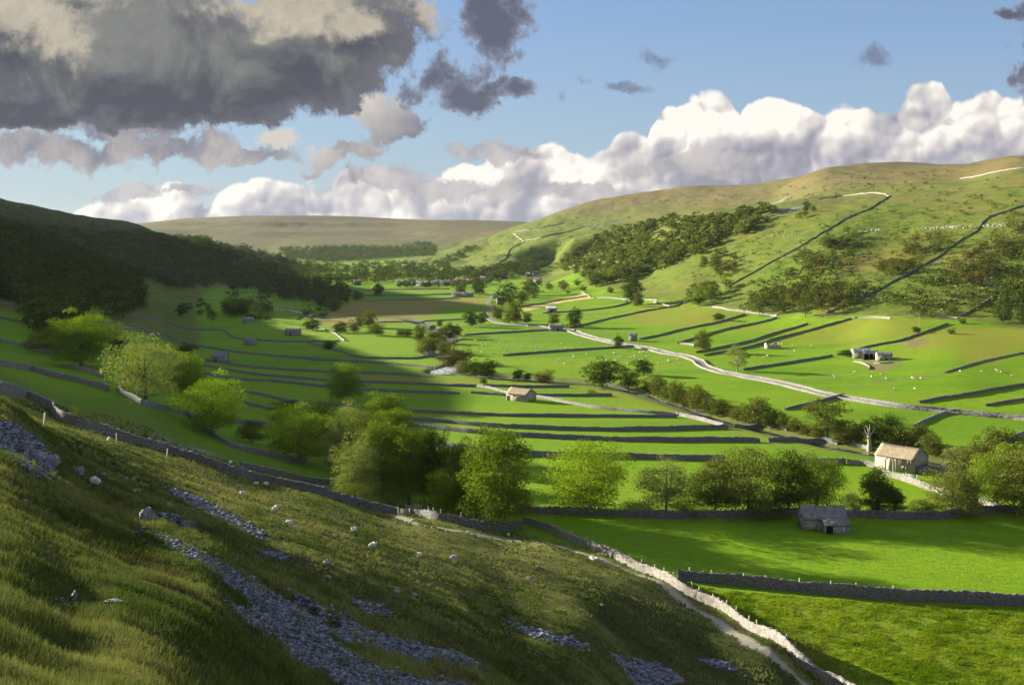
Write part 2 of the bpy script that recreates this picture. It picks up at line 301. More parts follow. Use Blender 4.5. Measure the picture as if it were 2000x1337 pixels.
def HZ(x, y):
    """ground height at world x,y (arrays)"""
    x = np.asarray(x, float); y = np.maximum(np.asarray(y, float), 5.0)
    fi = np.clip(np.interp(x/y, T, np.arange(NC)), 0, NC-1.001); fj = np.clip((np.log(y)-lY[0])/(lY[1]-lY[0]), 0, NR-1.001)
    i = fi.astype(int); j = fj.astype(int); a = fi-i; b = fj-j
    return (Z[j, i]*(1-a)+Z[j, i+1]*a)*(1-b) + (Z[j+1, i]*(1-a)+Z[j+1, i+1]*a)*b
def WP(pts, **k): return [G(u, y, **k)[:2] for u, y in pts]

# fold across the near slope (nearer grass brow, darker hollow behind)
brow = WP([(-60,860),(0,893),(90,930),(180,965),(270,1010),(400,1062),(520,1110),(680,1170),(850,1250),(980,1337)])
brow = [(brow[0][0]-60, brow[0][1]+40)] + brow + [(brow[-1][0]+18, brow[-1][1]-18)]
bd, bs, ba = poly_dist(XX, YY, brow)
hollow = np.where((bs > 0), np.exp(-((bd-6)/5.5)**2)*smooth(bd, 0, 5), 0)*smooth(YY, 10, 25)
NEARF = 1-smooth(YY, 150, 215)
Z0 = Z.copy()
Z = Z - 1.1*hollow + 0.2*np.where(bs < 0, np.exp(-(bd/5)**2), 0)*smooth(YY, 10, 25)
slopeX = np.gradient(Z0, axis=1)/np.maximum(np.gradient(XX, axis=1), 1e-6); slopeY = np.gradient(Z0, axis=0)/np.gradient(YY, axis=0)
SL = np.hypot(slopeX, slopeY)
_k = 31; _c = np.cumsum(np.pad(SL, ((0, 0), (_k//2+1, _k//2)), mode='edge'), axis=1); SL = (_c[:, _k:]-_c[:, :-_k])/_k
_k = 13; _c = np.cumsum(np.pad(SL, ((_k//2+1, _k//2), (0, 0)), mode='edge'), axis=0); SL = (_c[_k:]-_c[:-_k])/_k
hill = smooth(SL, 0.06, 0.2)
near = hill*(1-smooth(YY, 190, 300))
far = hill*smooth(YY, 420, 700)
Z = Z + near*(0.22*fbm(XX+0.6*YY, YY, 11.0, 3, 3)*smooth(YY, 8, 25) + 0.05*fbm(XX, YY, 1.6, 3, 8)*smooth(YY, 5, 10))
gul = fbm(XX, YY*0.35+XX*0.2, 60.0, 5, 21)
Z = Z + far*(1.5*gul+0.45*fbm(XX, YY, 18, 3, 33))*np.clip(YY/900, 0.5, 2.0)
Z = Z + (1-hill)*smooth(YY, 150, 260)*0.10*fbm(XX, YY, 40, 3, 5)
# gritstone terraces on the far moor
ter = smooth(YY, 3600, 4200)*(1-smooth(YY, 5450, 5600))
Z = Z + ter*3.0*np.sin(Z0/7.5+fbm(XX, YY, 900, 3, 61)*2)

# limestone steps under the scars on the right-hand hill
for pts in ([(1795,447),(1850,444),(1910,443),(1990,438),(2080,432)], [(1480,414),(1520,413),(1565,407)]):
    d, s, a = poly_dist(XX, YY, WP(pts)); Z = Z + np.tanh(s*d/7.0)*1.6*np.exp(-(d/26)**2)*(YY > 500)
def new_mesh(name, verts, faces=None, quads=None, tris=None, mats=(), matidx=None, smooth_=False):
    me = bpy.data.meshes.new(name); verts = np.asarray(verts, np.float32)
    me.vertices.add(len(verts)); me.vertices.foreach_set('co', verts.ravel())
    if quads is not None or tris is not None:
        parts = []; sizes = []
        if quads is not None and len(quads): parts.append(np.asarray(quads, np.int32).ravel()); sizes.append(np.full(len(quads), 4))
        if tris is not None and len(tris): parts.append(np.asarray(tris, np.int32).ravel()); sizes.append(np.full(len(tris), 3))
        idx = np.concatenate(parts); sz = np.concatenate(sizes).astype(np.int32)
    else:
        idx = np.array([i for f in faces for i in f], np.int32); sz = np.array([len(f) for f in faces], np.int32)
    st = np.concatenate([[0], np.cumsum(sz)[:-1]]).astype(np.int32)
    me.loops.add(len(idx)); me.loops.foreach_set('vertex_index', idx)
    me.polygons.add(len(sz)); me.polygons.foreach_set('loop_start', st); me.polygons.foreach_set('loop_total', sz)
    for m in mats: me.materials.append(m)
    if matidx is not None: me.polygons.foreach_set('material_index', np.asarray(matidx, np.int32))
    if smooth_: me.polygons.foreach_set('use_smooth', np.ones(len(sz), bool))
    me.update(calc_edges=True); me.validate(); return me
def link(name, me, parent=None, loc=None, rz=0.0):
    o = bpy.data.objects.new(name, me); COL.objects.link(o)
    if parent is not None: o.parent = parent
    if loc is not None: o.location = loc
    if rz: o.rotation_euler = (0, 0, rz)
    return o
def tag(o, label=None, cat=None, group=None, kind=None):
    if label: o['label'] = label
    if cat: o['category'] = cat
    if group: o['group'] = group
    if kind: o['kind'] = kind
    return o
def mat(name, build):
    m = bpy.data.materials.new(name); m.use_nodes = True; N = NT(m.node_tree); N.n.clear()
    out = N.n.new('ShaderNodeOutputMaterial'); r = build(N); N.l.new(r, out.inputs[0]); return m
def principled(N, col, rough=0.9, bump=None, spec=0.2, metal=0.0):
    p = N.n.new('ShaderNodeBsdfPrincipled'); N.sock(p.inputs['Base Color'], col); N.sock(p.inputs['Roughness'], rough)
    p.inputs['Specular IOR Level'].default_value = spec; p.inputs['Metallic'].default_value = metal
    if bump is not None: N.l.new(bump, p.inputs['Normal'])
    return p.outputs[0]

# ---------------------------------------------------------------- ground masks (attributes in world space)
def blurry(poly, w, noise_amp=0.0, noise_s=20.0, seed=1):
    """1 inside a world polygon, fading over w metres, with an uneven edge"""
    ins = in_poly(XX, YY, poly); d, _, _ = poly_dist(XX, YY, list(poly)+[poly[0]])
    sd = np.where(ins, d, -d)
    if noise_amp: sd = sd + noise_amp*fbm(XX, YY, noise_s, 3, seed)
    return smooth(sd, -w, w)
m_rough = np.maximum(near, smooth(SL, 0.085, 0.15)*smooth(YY, 560, 640))
m_rough = np.maximum(m_rough, smooth(YY, 3200, 3500))
edge_hill = WP([(1255,585),(1330,594),(1400,602),(1460,612),(1520,616),(1600,620),(1670,620),(1742,622),(1820,619),(1871,622),(1950,640),(2080,650)])
far_poly = edge_hill + [(900,900),(1500,3000),(0,4000),(60,2000)]+WP([(1085,520),(1160,560),(1200,568)])
m_rough = np.maximum(m_rough, blurry(far_poly, 6, 8, 25))
m_rough = m_rough*(1-(1-blurry(far_poly, 6, 8, 25))*(XX > 0)*(YY > 300)*(YY < 1400)*1.0)
# ochre, half improved grazing between the road fields and the hill foot
m_semi = np.maximum(blurry(WP([(1270,595),(1335,590),(1450,612),(1400,630),(1330,640),(1240,632),(1210,625)]), 8, 12, 30, 2)*.8,
         np.maximum(blurry(WP([(1520,662),(1600,640),(1670,622),(1830,622),(1780,652),(1716,668),(1640,680)]), 8, 10, 30, 3)*.75,
                    blurry(WP([(1760,668),(1850,635),(2050,640),(2050,705),(1900,708),(1800,692)]), 8, 12, 35, 4)*.9))
m_semi = np.maximum(m_semi, 0.55*blurry(WP([(1390,648),(1440,630),(1530,640),(1570,630),(1460,655)]), 5, 8, 20, 5))
m_semi = np.maximum(m_semi, 0.6*blurry(WP([(930,733),(1100,742),(1250,770),(1420,825),(1650,862),(1640,872),(1400,835),(1240,785),(1100,755),(930,745)]), 2, 3, 8, 6))
m_semi = np.maximum(m_semi, 0.45*blurry(WP([(1380,1150),(1500,1158),(2100,1188),(2900,1215),(3000,1400),(1600,1400)]), 6, 4, 8, 6))
m_semi = np.maximum(m_semi, 0.8*blurry(WP([(600,725),(930,740),(980,758),(700,745)]), 2, 2, 8, 6))
m_brown = np.maximum(blurry(WP([(520,541),(600,539),(640,546),(560,548)]), 10), 
          np.maximum(blurry(WP([(672,590),(760,585),(900,582),(965,577),(945,594),(850,600),(870,618),(720,625),(640,640),(600,620)]), 6, 10, 25, 7),
                     0.8*blurry(WP([(735,620),(805,620),(800,630),(730,632)]), 4)))
m_straw = blurry(WP([(1018,601),(1140,572),(1160,582),(1100,590),(1021,609)]), 2)
m_straw = np.maximum(m_straw, 0.0)
m_dirt = np.zeros_like(Z)
def path_mask(pts, w, soft=0.5, amp=0.0, seed=3, scale=3.0):
    d, _, _ = poly_dist(XX, YY, WP(pts)); 
    if amp: d = d+amp*fbm(XX, YY, scale, 3, seed)
    return 1-smooth(d, w, w+soft)
m_dirt = np.maximum(m_dirt, 0.55*path_mask([(1410,833),(1450,852),(1489,862),(1560,880),(1640,905)], 0.5, 1.0, .3))
m_dirt = np.maximum(m_dirt, 0.6*path_mask([(1640,757),(1754,741),(1856,724),(1897,711)], 0.5, 1.5, .3))
m_dirt = np.maximum(m_dirt, 0.5*path_mask([(1571,740),(1632,729),(1700,722)], 0.5, 1.5, .3))
m_dirt = np.maximum(m_dirt, 0.7*path_mask([(1700,705),(1720,722),(1745,708)], 3, 3, 2))
m_dirt = np.maximum(m_dirt, 0.85*blurry(WP([(1770,664),(1795,662),(1808,668),(1790,680),(1765,676)]), 2, 2, 4))
m_dirt = np.maximum(m_dirt, 0.6*path_mask([(1990,455),(1900,500),(1850,530)], 1, 4, 3))
# bare stony ground
m_stone = 0.8*path_mask([(1485,414),(1530,412),(1568,406)], 5, 6, 6, 9, 8.0)
m_stone = np.maximum(m_stone, 0.75*path_mask([(1505,398),(1540,391)], 14, 10, 12, 9, 15.0))
m_stone = np.maximum(m_stone, 0.45*path_mask([(1335,447),(1400,455)], 8, 10, 14, 9, 12.0))
m_stone = np.maximum(m_stone, 0.6*path_mask([(260,866),(330,872),(400,878)], 2.5, 2, 2.5, 12, 4.0))
# near brow hollow: damp bracken and peat
m_damp_shade = np.clip(hollow*0.9 + near*smooth(fbm(XX*0.8+YY*0.5, YY, 22, 4, 44), 0.12, 0.75), 0, 1)*NEARF
m_damp_shade = np.maximum(m_damp_shade, 0.75*(XX < -60)*smooth(Z0+6*fbm(XX, YY, 90, 4, 52), 30, 62)*smooth(YY, 500, 700)*(1-smooth(YY, 3000, 3300)))  # left hilltop: cloud shade painted into the ground as a dark heath tone
SCREE = [  # world patches of loose stone, from photo outlines
 [(-40,826),(40,836),(82,868),(100,905),(95,935),(55,925),(0,880),(-40,850)],
 [(330,958),(370,962),(450,1005),(525,1045),(500,1052),(440,1020),(385,995)],
 [(270,1030),(330,1050),(420,1092),(500,1140),(590,1195),(690,1220),(830,1262),(960,1300),(950,1307),(800,1280),(660,1250),(560,1210),(450,1150),(360,1095)],
 [(300,1000),(345,1005),(360,1020),(330,1022)],
 [(430,1170),(520,1185),(600,1220),(650,1250),(700,1290),(760,1312),(900,1330),(1000,1380),(700,1380),(640,1310),(560,1262),(470,1212)],
 [(420,1120),(470,1132),(560,1165),(640,1190),(700,1200),(620,1205),(540,1185)],
 [(690,1172),(735,1180),(760,1198),(710,1195)],
 [(985,1213),(1090,1240),(1150,1262),(1130,1268),(1040,1245)],
 [(1200,1280),(1280,1290),(1340,1330),(1250,1345)],
 [(1366,1288),(1400,1287),(1440,1303),(1410,1308)],
 [(510,1079),(550,1081),(555,1087),(520,1086)],
 [(540,1255),(600,1280),(620,1310),(570,1290)],
 [(80,1165),(128,1178),(120,1172)],
]
SCW = [WP(p) for p in SCREE]
m_scree = np.zeros_like(Z)
for p in SCW: m_scree = np.maximum(m_scree, blurry(p, 0.5, 0.9, 3.0, 15))

# near track beside the wall
TRACK = [(770,1003),(808,1022),(870,1033),(950,1046),(1040,1057),(1110,1073),(1170,1090),(1240,1122),(1330,1170),(1400,1212),(1470,1260),(1540,1310),(1590,1350),(1650,1400)]
twp = WP(TRACK); td, ts, _ = poly_dist(XX, YY, twp)
m_track = (1-smooth(np.abs(td-0.0)+0.35*fbm(XX, YY, 2, 2, 4), 1.1, 1.7))

def river_pts(p): return WP(p)
RIVER = river_pts([(535,600),(560,603),(600,612),(640,622),(690,617),(725,618),(770,619),(800,622),(850,640),(878,655),(886,664),(860,672),(838,682),(848,690),(872,697),(893,708),(885,718),(862,725),(900,728),(990,736),(1100,742),(1200,752),(1300,782),(1400,815),(1500,840),(1620,868),(1720,885),(1830,900),(1960,925),(2100,960)])
rd, _, ra = poly_dist(XX, YY, RIVER)
_d, _s, RBENDa = poly_dist(np.array([G(905,730)[0]]), np.array([G(905,730)[1]]), RIVER); RBEND = float(RBENDa[0])
RW = np.interp(ra, *np.array(sorted([(0,3.5),(1e5,3.0)])).T)
wide = np.exp(-(np.hypot(XX-G(875,723)[0], YY-G(875,723)[1])/14)**2)*5.5
RIN = np.where(ra < RBEND, 2.6, 1.0)
m_river = 1-smooth(rd-wide*1.0, RIN, RIN+4.5)
Z = Z - 1.1*m_river
m_bank = (1-smooth(rd-wide, 5.0, 11.0))*0.8
def ground_material(N):
    pos = N.geo('Position')
    A = {k: N.attr(k) for k in ('rough', 'semi', 'brown', 'straw', 'dirt', 'stone', 'damp_shade', 'scree', 'track', 'bank', 'near', 'moor')}
    n1 = N.noise(pos, 0.012, 4, 0.5); n2 = N.noise(pos, 0.09, 5, 0.6); n3 = N.noise(pos, 0.9, 5, 0.65); n4 = N.noise(pos, 5.0, 4, 0.6)
    st = N.noise(N.mapping(pos, (0.02, 0.35, 0.2), rot=(0, 0, R(-6))), 1.0, 3, 0.5)      # mowing lines along the fields
    field = N.mix(n1, (0.105, 0.222, 0.003), (0.170, 0.295, 0.004))
    field = N.mix(N.mr(st, 0.35, 0.7, 0, 0.5), field, (0.135, 0.215, 0.009))
    field = N.mix(N.mr(n2, 0.52, 0.75, 0, 0.45), field, (0.105, 0.145, 0.012))
    field = N.mix(N.mr(n3, 0.5, 0.8, 0, 0.35), field, (0.060, 0.125, 0.006))
    nA = N.noise(N.mapping(pos, (0.006, 0.022, 0.0), rot=(0, 0, R(-5))), 1.0, 2, 0.4); n6 = N.noise(N.mapping(pos, (0.35, 0.9, 0.5)), 1.0, 5, 0.7)
    field = N.mix(N.mr(nA, 0.50, 0.60, 0, 0.32), field, (0.20, 0.28, 0.010))
    field = N.mix(N.mr(nA, 0.46, 0.38, 0, 0.35), field, (0.055, 0.140, 0.004))
    field = N.mix(N.mr(n6, 0.47, 0.66, 0, 0.6), field, (0.060, 0.130, 0.006))
    field = N.mix(N.mr(n6, 0.44, 0.28, 0, 0.55), field, (0.21, 0.27, 0.018))
    r = N.mix(N.mr(n1, 0.3, 0.7), (0.080, 0.140, 0.010), (0.135, 0.150, 0.020))
    r = N.mix(N.mr(n2, 0.48, 0.72, 0, 0.75), r, (0.036, 0.074, 0.009))
    n5 = N.noise(N.mapping(pos, (0.004, 0.010, 0.03)), 1.0, 5, 0.6)
    r = N.mix(N.mr(n5, 0.52, 0.72, 0, 0.7), r, (0.185, 0.140, 0.040))
    r = N.mix(N.mr(n3, 0.45, 0.8, 0, 0.5), r, (0.10, 0.105, 0.028))
    n7 = N.noise(N.mapping(pos, (0.05, 0.05, 0.25)), 1.0, 6, 0.72)
    r = N.mix(N.mr(n7, 0.50, 0.66, 0, 0.65), r, (0.040, 0.070, 0.012))
    r = N.mix(N.mr(n7, 0.42, 0.30, 0, 0.5), r, (0.185, 0.185, 0.045))
    sepz = N.n.new('ShaderNodeSeparateXYZ'); N.l.new(pos, sepz.inputs[0])
    hi = N.mr(N.math('MULTIPLY_ADD', N.math('SUBTRACT', n1, 0.5), 60.0, sepz.outputs[2]), 85, 160)
    r = N.mix(N.math('MULTIPLY', hi, 0.75), r, N.mix(n5, (0.13, 0.125, 0.045), (0.17, 0.105, 0.05)))
    r = N.mix(A['moor'], r, N.mix(N.mr(n5, 0.42, 0.6), N.mix(N.mr(n1, .45, .6), (0.085, 0.100, 0.030), (0.14, 0.12, 0.045)), (0.115, 0.085, 0.042)))
    nr = N.mix(n2, (0.085, 0.115, 0.018), (0.17, 0.165, 0.045))
    nr = N.mix(N.mr(n3, 0.4, 0.75), nr, (0.12, 0.10, 0.04))
    nr = N.mix(N.mr(n4, 0.5, 0.8, 0, 0.4), nr, (0.045, 0.065, 0.012))
    r = N.mix(A['near'], r, nr)
    semi = N.mix(n2, (0.16, 0.20, 0.018), (0.215, 0.175, 0.03))
    c = N.mix(N.math('MULTIPLY', A['semi'], N.mr(n2, 0.36, 0.56, 0.35, 1.0)), field, semi)
    c = N.mix(A['rough'], c, r)
    c = N.mix(A['brown'], c, N.mix(n2, (0.16, 0.155, 0.025), (0.25, 0.205, 0.055)))
    c = N.mix(A['straw'], c, N.mix(st, (0.38, 0.33, 0.10), (0.46, 0.37, 0.14)))
    c = N.mix(A['damp_shade'], c, N.mix(N.mr(n3, 0.4, 0.65), (0.038, 0.058, 0.012), (0.060, 0.040, 0.014)))
    c = N.mix(A['bank'], c, N.mix(n3, (0.08, 0.12, 0.02), (0.16, 0.14, 0.06)))
    c = N.mix(A['dirt'], c, N.mix(n3, (0.13, 0.105, 0.05), (0.21, 0.17, 0.09)))
    vr = N.voro(pos, 0.9, 'F1', out='Color'); vb = N.n.new('ShaderNodeRGBToBW'); N.l.new(vr, vb.inputs[0])
    stonec = N.mix(vb.outputs[0], (0.16, 0.16, 0.17), (0.42, 0.41, 0.39))
    c = N.mix(N.math('MULTIPLY', A['stone'], N.mr(n3, 0.38, 0.55)), c, stonec)
    vs = N.voro(pos, 3.2, 'F1', out='Color'); vsb = N.n.new('ShaderNodeRGBToBW'); N.l.new(vs, vsb.inputs[0])
    c = N.mix(N.mr(A['scree'], 0.35, 0.6), c, N.mix(vsb.outputs[0], (0.05, 0.055, 0.07), (0.22, 0.23, 0.27)))
    c = N.mix(A['track'], c, N.mix(n3, (0.22, 0.20, 0.15), (0.40, 0.37, 0.29)))
    h = N.math('MULTIPLY_ADD', n3, 0.5, N.math('MULTIPLY', n4, 0.35))
    b = N.bump(h, 0.75, 0.6)
    return principled(N, c, 0.95, b, 0.08)
MGROUND = mat('grassland', ground_material)
ext = [-150.0, -60.0, -20.0, -6.0, 0.0]
V0 = np.stack([XX, YY, Z], -1).reshape(-1, 3)
pre = np.concatenate([np.stack([XX[0]*(1.0 if k > -10 else 1.0), np.full(NC, k), Z[0]+(5-k)*0.02], -1) for k in ext])
ga = np.concatenate([pre, V0]); nrow = NR+len(ext)
ii = (np.arange(nrow-1)[:, None]*NC+np.arange(NC-1)[None, :]).ravel()
gm = new_mesh('ground', ga, quads=np.stack([ii, ii+1, ii+NC+1, ii+NC], -1), mats=[MGROUND], smooth_=True)
for nm, a in dict(rough=m_rough, semi=m_semi, brown=m_brown, straw=m_straw, dirt=m_dirt, stone=m_stone, damp_shade=m_damp_shade, scree=m_scree, track=m_track, bank=m_bank, near=near, moor=np.maximum(smooth(YY, 3500, 4300), 0.4*smooth(Z+12*fbm(XX, YY, 150, 4, 71), 118, 160)*(XX > 0))).items():
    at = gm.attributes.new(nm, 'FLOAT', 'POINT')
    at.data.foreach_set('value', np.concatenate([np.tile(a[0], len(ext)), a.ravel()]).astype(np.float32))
tag(link('ground', gm), kind='structure')

# ================================================================= materials
def m_stone(N, lo=(0.14,0.14,0.15), hi=(0.42,0.40,0.37), sc=2.6, flat=2.2, bs=0.9):
    pos = N.geo('Position'); p = N.mapping(pos, (1, 1, flat))
    wp = N.vec('ADD', p, N.vec('SCALE', N.noise(p, 1.6, 2, out=1), scale=0.35))
    vc = N.voro(wp, sc, 'F1', out='Color'); b = N.n.new('ShaderNodeRGBToBW'); N.l.new(vc, b.inputs[0])
    vd = N.voro(wp, sc, 'DISTANCE_TO_EDGE'); n = N.noise(pos, 0.35, 4); nf = N.noise(pos, 7.0, 4, 0.6)
    c = N.mix(b.outputs[0], lo, hi)
    c = N.mix(N.mr(nf, 0.5, 0.75, 0, 0.6), c, tuple(min(1, x*1.25) for x in hi))
    c = N.mix(N.mr(n, 0.5, 0.75, 0, 0.4), c, (0.17, 0.17, 0.10))
    c = N.mix(N.mr(vd, 0.0, 0.09, 0.85, 0), c, (0.03, 0.03, 0.032))
    h = N.math('MULTIPLY_ADD', N.mr(vd, 0, 0.14), 0.7, N.math('MULTIPLY', nf, 0.3))
    return principled(N, c, 0.92, N.bump(h, bs, 0.12), 0.15)
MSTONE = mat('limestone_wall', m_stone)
MSTONE_P = mat('pale_lit_limestone_wall', lambda N: m_stone(N, (0.19, 0.18, 0.165), (0.43, 0.405, 0.365)))  # paler stone copy for sunlit walls, sunlight put into the colour
MSTONE_D = mat('dark_shade_limestone_wall', lambda N: m_stone(N, (0.09, 0.09, 0.10), (0.27, 0.26, 0.27)))  # darker copy for walls in shade, shade put into the colour; also village masonry
MBARN = mat('lime_washed_masonry', lambda N: m_stone(N, (0.30, 0.275, 0.22), (0.48, 0.435, 0.34), 1.8, 2.6, 0.5))
MBARN2 = mat('grey_masonry', lambda N: m_stone(N, (0.24, 0.235, 0.23), (0.44, 0.42, 0.39), 1.8, 2.6, 0.6))
def m_rock(N):
    pos = N.obj('Object'); n = N.noise(pos, 3.0, 6, 0.65); n2 = N.noise(pos, 11.0, 4)
    c = N.mix(N.mr(n, 0.35, 0.65), (0.13, 0.13, 0.15), (0.44, 0.44, 0.46))
    c = N.mix(N.mr(n2, 0.55, 0.8), c, (0.55, 0.55, 0.56))
    c = N.mix(N.math('MULTIPLY', N.rnd(), 0.35), c, (0.10, 0.10, 0.115))
    return principled(N, c, 0.9, N.bump(n, 0.8, 0.2), 0.15)
MROCK = mat('limestone_rock', m_rock)
def m_scree(N):
    a = N.attr('v'); pos = N.geo('Position'); n = N.noise(pos, 9.0, 4)
    c = N.mix(a, (0.045, 0.048, 0.062), (0.25, 0.265, 0.32)); c = N.mix(N.mr(n, 0.5, 0.8, 0, 0.5), c, (0.10, 0.10, 0.12))
    return principled(N, c, 0.9, None, 0.15)
MSCREE = mat('loose_limestone', m_scree)
def m_slate(N, a, b):
    pos = N.obj('Object'); p = N.mapping(pos, (2.2, 2.2, 3.4))
    vc = N.voro(p, 1.3, 'F1', out='Color'); bw = N.n.new('ShaderNodeRGBToBW'); N.l.new(vc, bw.inputs[0]); n = N.noise(pos, 0.9, 5, 0.6)
    w = N.n.new('ShaderNodeTexWave'); w.bands_direction = 'Z'; w.inputs['Scale'].default_value = 2.2; w.inputs['Distortion'].default_value = 1.2; N.l.new(pos, w.inputs[0])
    c = N.mix(bw.outputs[0], a, b); c = N.mix(N.mr(n, 0.45, 0.7, 0, 0.6), c, tuple(x*1.35 for x in b))
    c = N.mix(N.mr(w.outputs['Fac'], 0.0, 0.25, 0.5, 0), c, tuple(x*0.35 for x in a))
    return principled(N, c, 0.85, N.bump(w.outputs['Fac'], 0.6, 0.08), 0.2)
MSLATE = mat('stone_slates', lambda N: m_slate(N, (0.26, 0.20, 0.13), (0.40, 0.32, 0.21)))
MSLATE_D = mat('grey_stone_slates', lambda N: m_slate(N, (0.11, 0.105, 0.11), (0.24, 0.23, 0.23)))
MSLATE_W = mat('white_sheet_roof', lambda N: m_slate(N, (0.60, 0.60, 0.62), (0.75, 0.75, 0.76)))
def m_wood(N, a, b):
    pos = N.obj('Object'); n = N.noise(N.mapping(pos, (9, 9, 0.8)), 1.5, 4)
    return principled(N, N.mix(n, a, b), 0.85, N.bump(n, 0.4, 0.02), 0.2)
MWOOD = mat('weathered_wood', lambda N: m_wood(N, (0.10, 0.085, 0.065), (0.27, 0.24, 0.19)))
MWOODP = mat('silvered_wood', lambda N: m_wood(N, (0.30, 0.28, 0.23), (0.48, 0.44, 0.36)))
MDARK = mat('unlit_interior', lambda N: principled(N, (0.012, 0.012, 0.014), 0.95))
MBLUE = mat('pale_blue_paint', lambda N: m_wood(N, (0.28, 0.38, 0.42), (0.42, 0.54, 0.58)))
MBARK = mat('bark', lambda N: m_wood(N, (0.05, 0.042, 0.032), (0.15, 0.13, 0.10)))
MBARKP = mat('pale_bark', lambda N: m_wood(N, (0.24, 0.20, 0.15), (0.42, 0.36, 0.28)))
def m_leaf(N, a, b, trans=0.22):
    v = N.attr('v'); r = N.rnd()
    c = N.mix(v, a, b)
    c = N.mix(N.math('MULTIPLY', r, 0.45), c, tuple(x*0.62 for x in a))
    d = N.n.new('ShaderNodeBsdfDiffuse'); N.l.new(c, d.inputs[0])
    t = N.n.new('ShaderNodeBsdfTranslucent'); N.l.new(N.mix(1.0, c, (0.9, 1.15, 0.35), 'MULTIPLY'), t.inputs[0])
    m = N.n.new('ShaderNodeMixShader'); m.inputs[0].default_value = trans; N.l.new(d.outputs[0], m.inputs[1]); N.l.new(t.outputs[0], m.inputs[2]); return m.outputs[0]
LEAF = {
 'bright': mat('yellow_green_leaves', lambda N: m_leaf(N, (0.115, 0.185, 0.012), (0.29, 0.355, 0.030), .28)),
 'mid': mat('green_leaves', lambda N: m_leaf(N, (0.075, 0.120, 0.012), (0.21, 0.265, 0.030), .28)),
 'pale': mat('grey_green_leaves', lambda N: m_leaf(N, (0.14, 0.165, 0.045), (0.31, 0.325, 0.11), .28)),
 'dark': mat('dark_green_leaves', lambda N: m_leaf(N, (0.028, 0.052, 0.010), (0.085, 0.115, 0.020))),
 'olive': mat('olive_leaves', lambda N: m_leaf(N, (0.070, 0.088, 0.018), (0.175, 0.185, 0.040))),
 'rust': mat('russet_leaves', lambda N: m_leaf(N, (0.062, 0.055, 0.018), (0.150, 0.125, 0.030))),
}
def m_grass(N):
    pos = N.geo('Position'); v = N.attr('v'); n = N.noise(N.mapping(pos, (0.30, 0.13, 0.2), rot=(0, 0, R(25))), 1.0, 5, 0.62); n2 = N.noise(pos, 0.75, 4, 0.6)
    c = N.mix(v, (0.088, 0.135, 0.024), (0.30, 0.31, 0.09))
    c = N.mix(N.mr(n, 0.54, 0.68, 0, 0.7), c, N.mix(v, (0.050, 0.040, 0.016), (0.17, 0.115, 0.055)))
    c = N.mix(N.mr(n, 0.46, 0.36, 0, 0.6), c, N.mix(v, (0.045, 0.085, 0.012), (0.15, 0.20, 0.03)))
    c = N.mix(N.mr(n2, 0.52, 0.70, 0, 0.6), c, N.mix(v, (0.030, 0.045, 0.010), (0.10, 0.11, 0.03)))
    d = N.n.new('ShaderNodeBsdfDiffuse'); N.l.new(c, d.inputs[0]); t = N.n.new('ShaderNodeBsdfTranslucent'); N.l.new(c, t.inputs[0])
    m = N.n.new('ShaderNodeMixShader'); m.inputs[0].default_value = .2; N.l.new(d.outputs[0], m.inputs[1]); N.l.new(t.outputs[0], m.inputs[2]); return m.outputs[0]
MGRASS = mat('grass_blades', m_grass)
MGRASS2 = mat('meadow_grass', lambda N: m_leaf(N, (0.15, 0.215, 0.010), (0.38, 0.40, 0.05), 0.25))
def m_tarmac(N):
    pos = N.geo('Position'); n = N.noise(pos, 0.8, 5); return principled(N, N.mix(n, (0.15, 0.14, 0.115), (0.24, 0.22, 0.175)), 0.9, None, 0.15)
MROAD = mat('worn_tarmac', m_tarmac)
def m_water(N):
    pos = N.geo('Position'); n = N.noise(N.mapping(pos, (1.2, 1.2, 1)), 1.4, 4); n2 = N.noise(pos, 0.35, 5, 0.7)
    p = N.n.new('ShaderNodeBsdfPrincipled'); N.l.new(N.mix(N.math('MULTIPLY', N.attr('foam_glint'), N.mr(n2, 0.40, 0.50)), (0.05, 0.05, 0.04), (0.72, 0.75, 0.80)), p.inputs[0]); p.inputs['Roughness'].default_value = 0.12
    p.inputs['Specular IOR Level'].default_value = 0.8; N.l.new(N.bump(n, 0.35, 0.1), p.inputs['Normal']); return p.outputs[0]
MWATER = mat('river_water', m_water)
MWOOL = mat('wool', lambda N: principled(N, N.mix(N.noise(N.obj('Object'), 9.0, 3), (0.48, 0.455, 0.40), (0.66, 0.64, 0.58)), 0.95, None, 0.1))
MFACE = mat('sheep_face', lambda N: principled(N, (0.05, 0.045, 0.04), 0.9))
MWIRE = mat('wire', lambda N: principled(N, (0.35, 0.35, 0.36), 0.5))

# ================================================================= road and river
def ribbon(name, pts, w, dz, m, kind='structure', wfun=None, step=3.0):
    p = np.array(pts); seg = np.hypot(*(p[1:]-p[:-1]).T); s = np.concatenate([[0], np.cumsum(seg)])
    q = np.arange(0, s[-1], step); x = pchip(s, p, q)
    t = np.gradient(x, axis=0); t /= np.linalg.norm(t, axis=1)[:, None]; n = np.stack([-t[:, 1], t[:, 0]], 1)
    k = 5; V = []
    ww = np.full(len(q), w) if wfun is None else wfun(x)
    for j in range(k):
        f = (j/(k-1)-0.5); xy = x+n*(ww*f)[:, None]
        V.append(np.column_stack([xy, HZ(xy[:, 0], xy[:, 1])+dz]))
    V = np.stack(V, 1).reshape(-1, 3); i = (np.arange(len(q)-1)[:, None]*k+np.arange(k-1)).ravel()
    me = new_mesh(name, V, quads=np.stack([i, i+1, i+k+1, i+k], -1), mats=[m], smooth_=True)
    return tag(link(name, me), kind=kind)
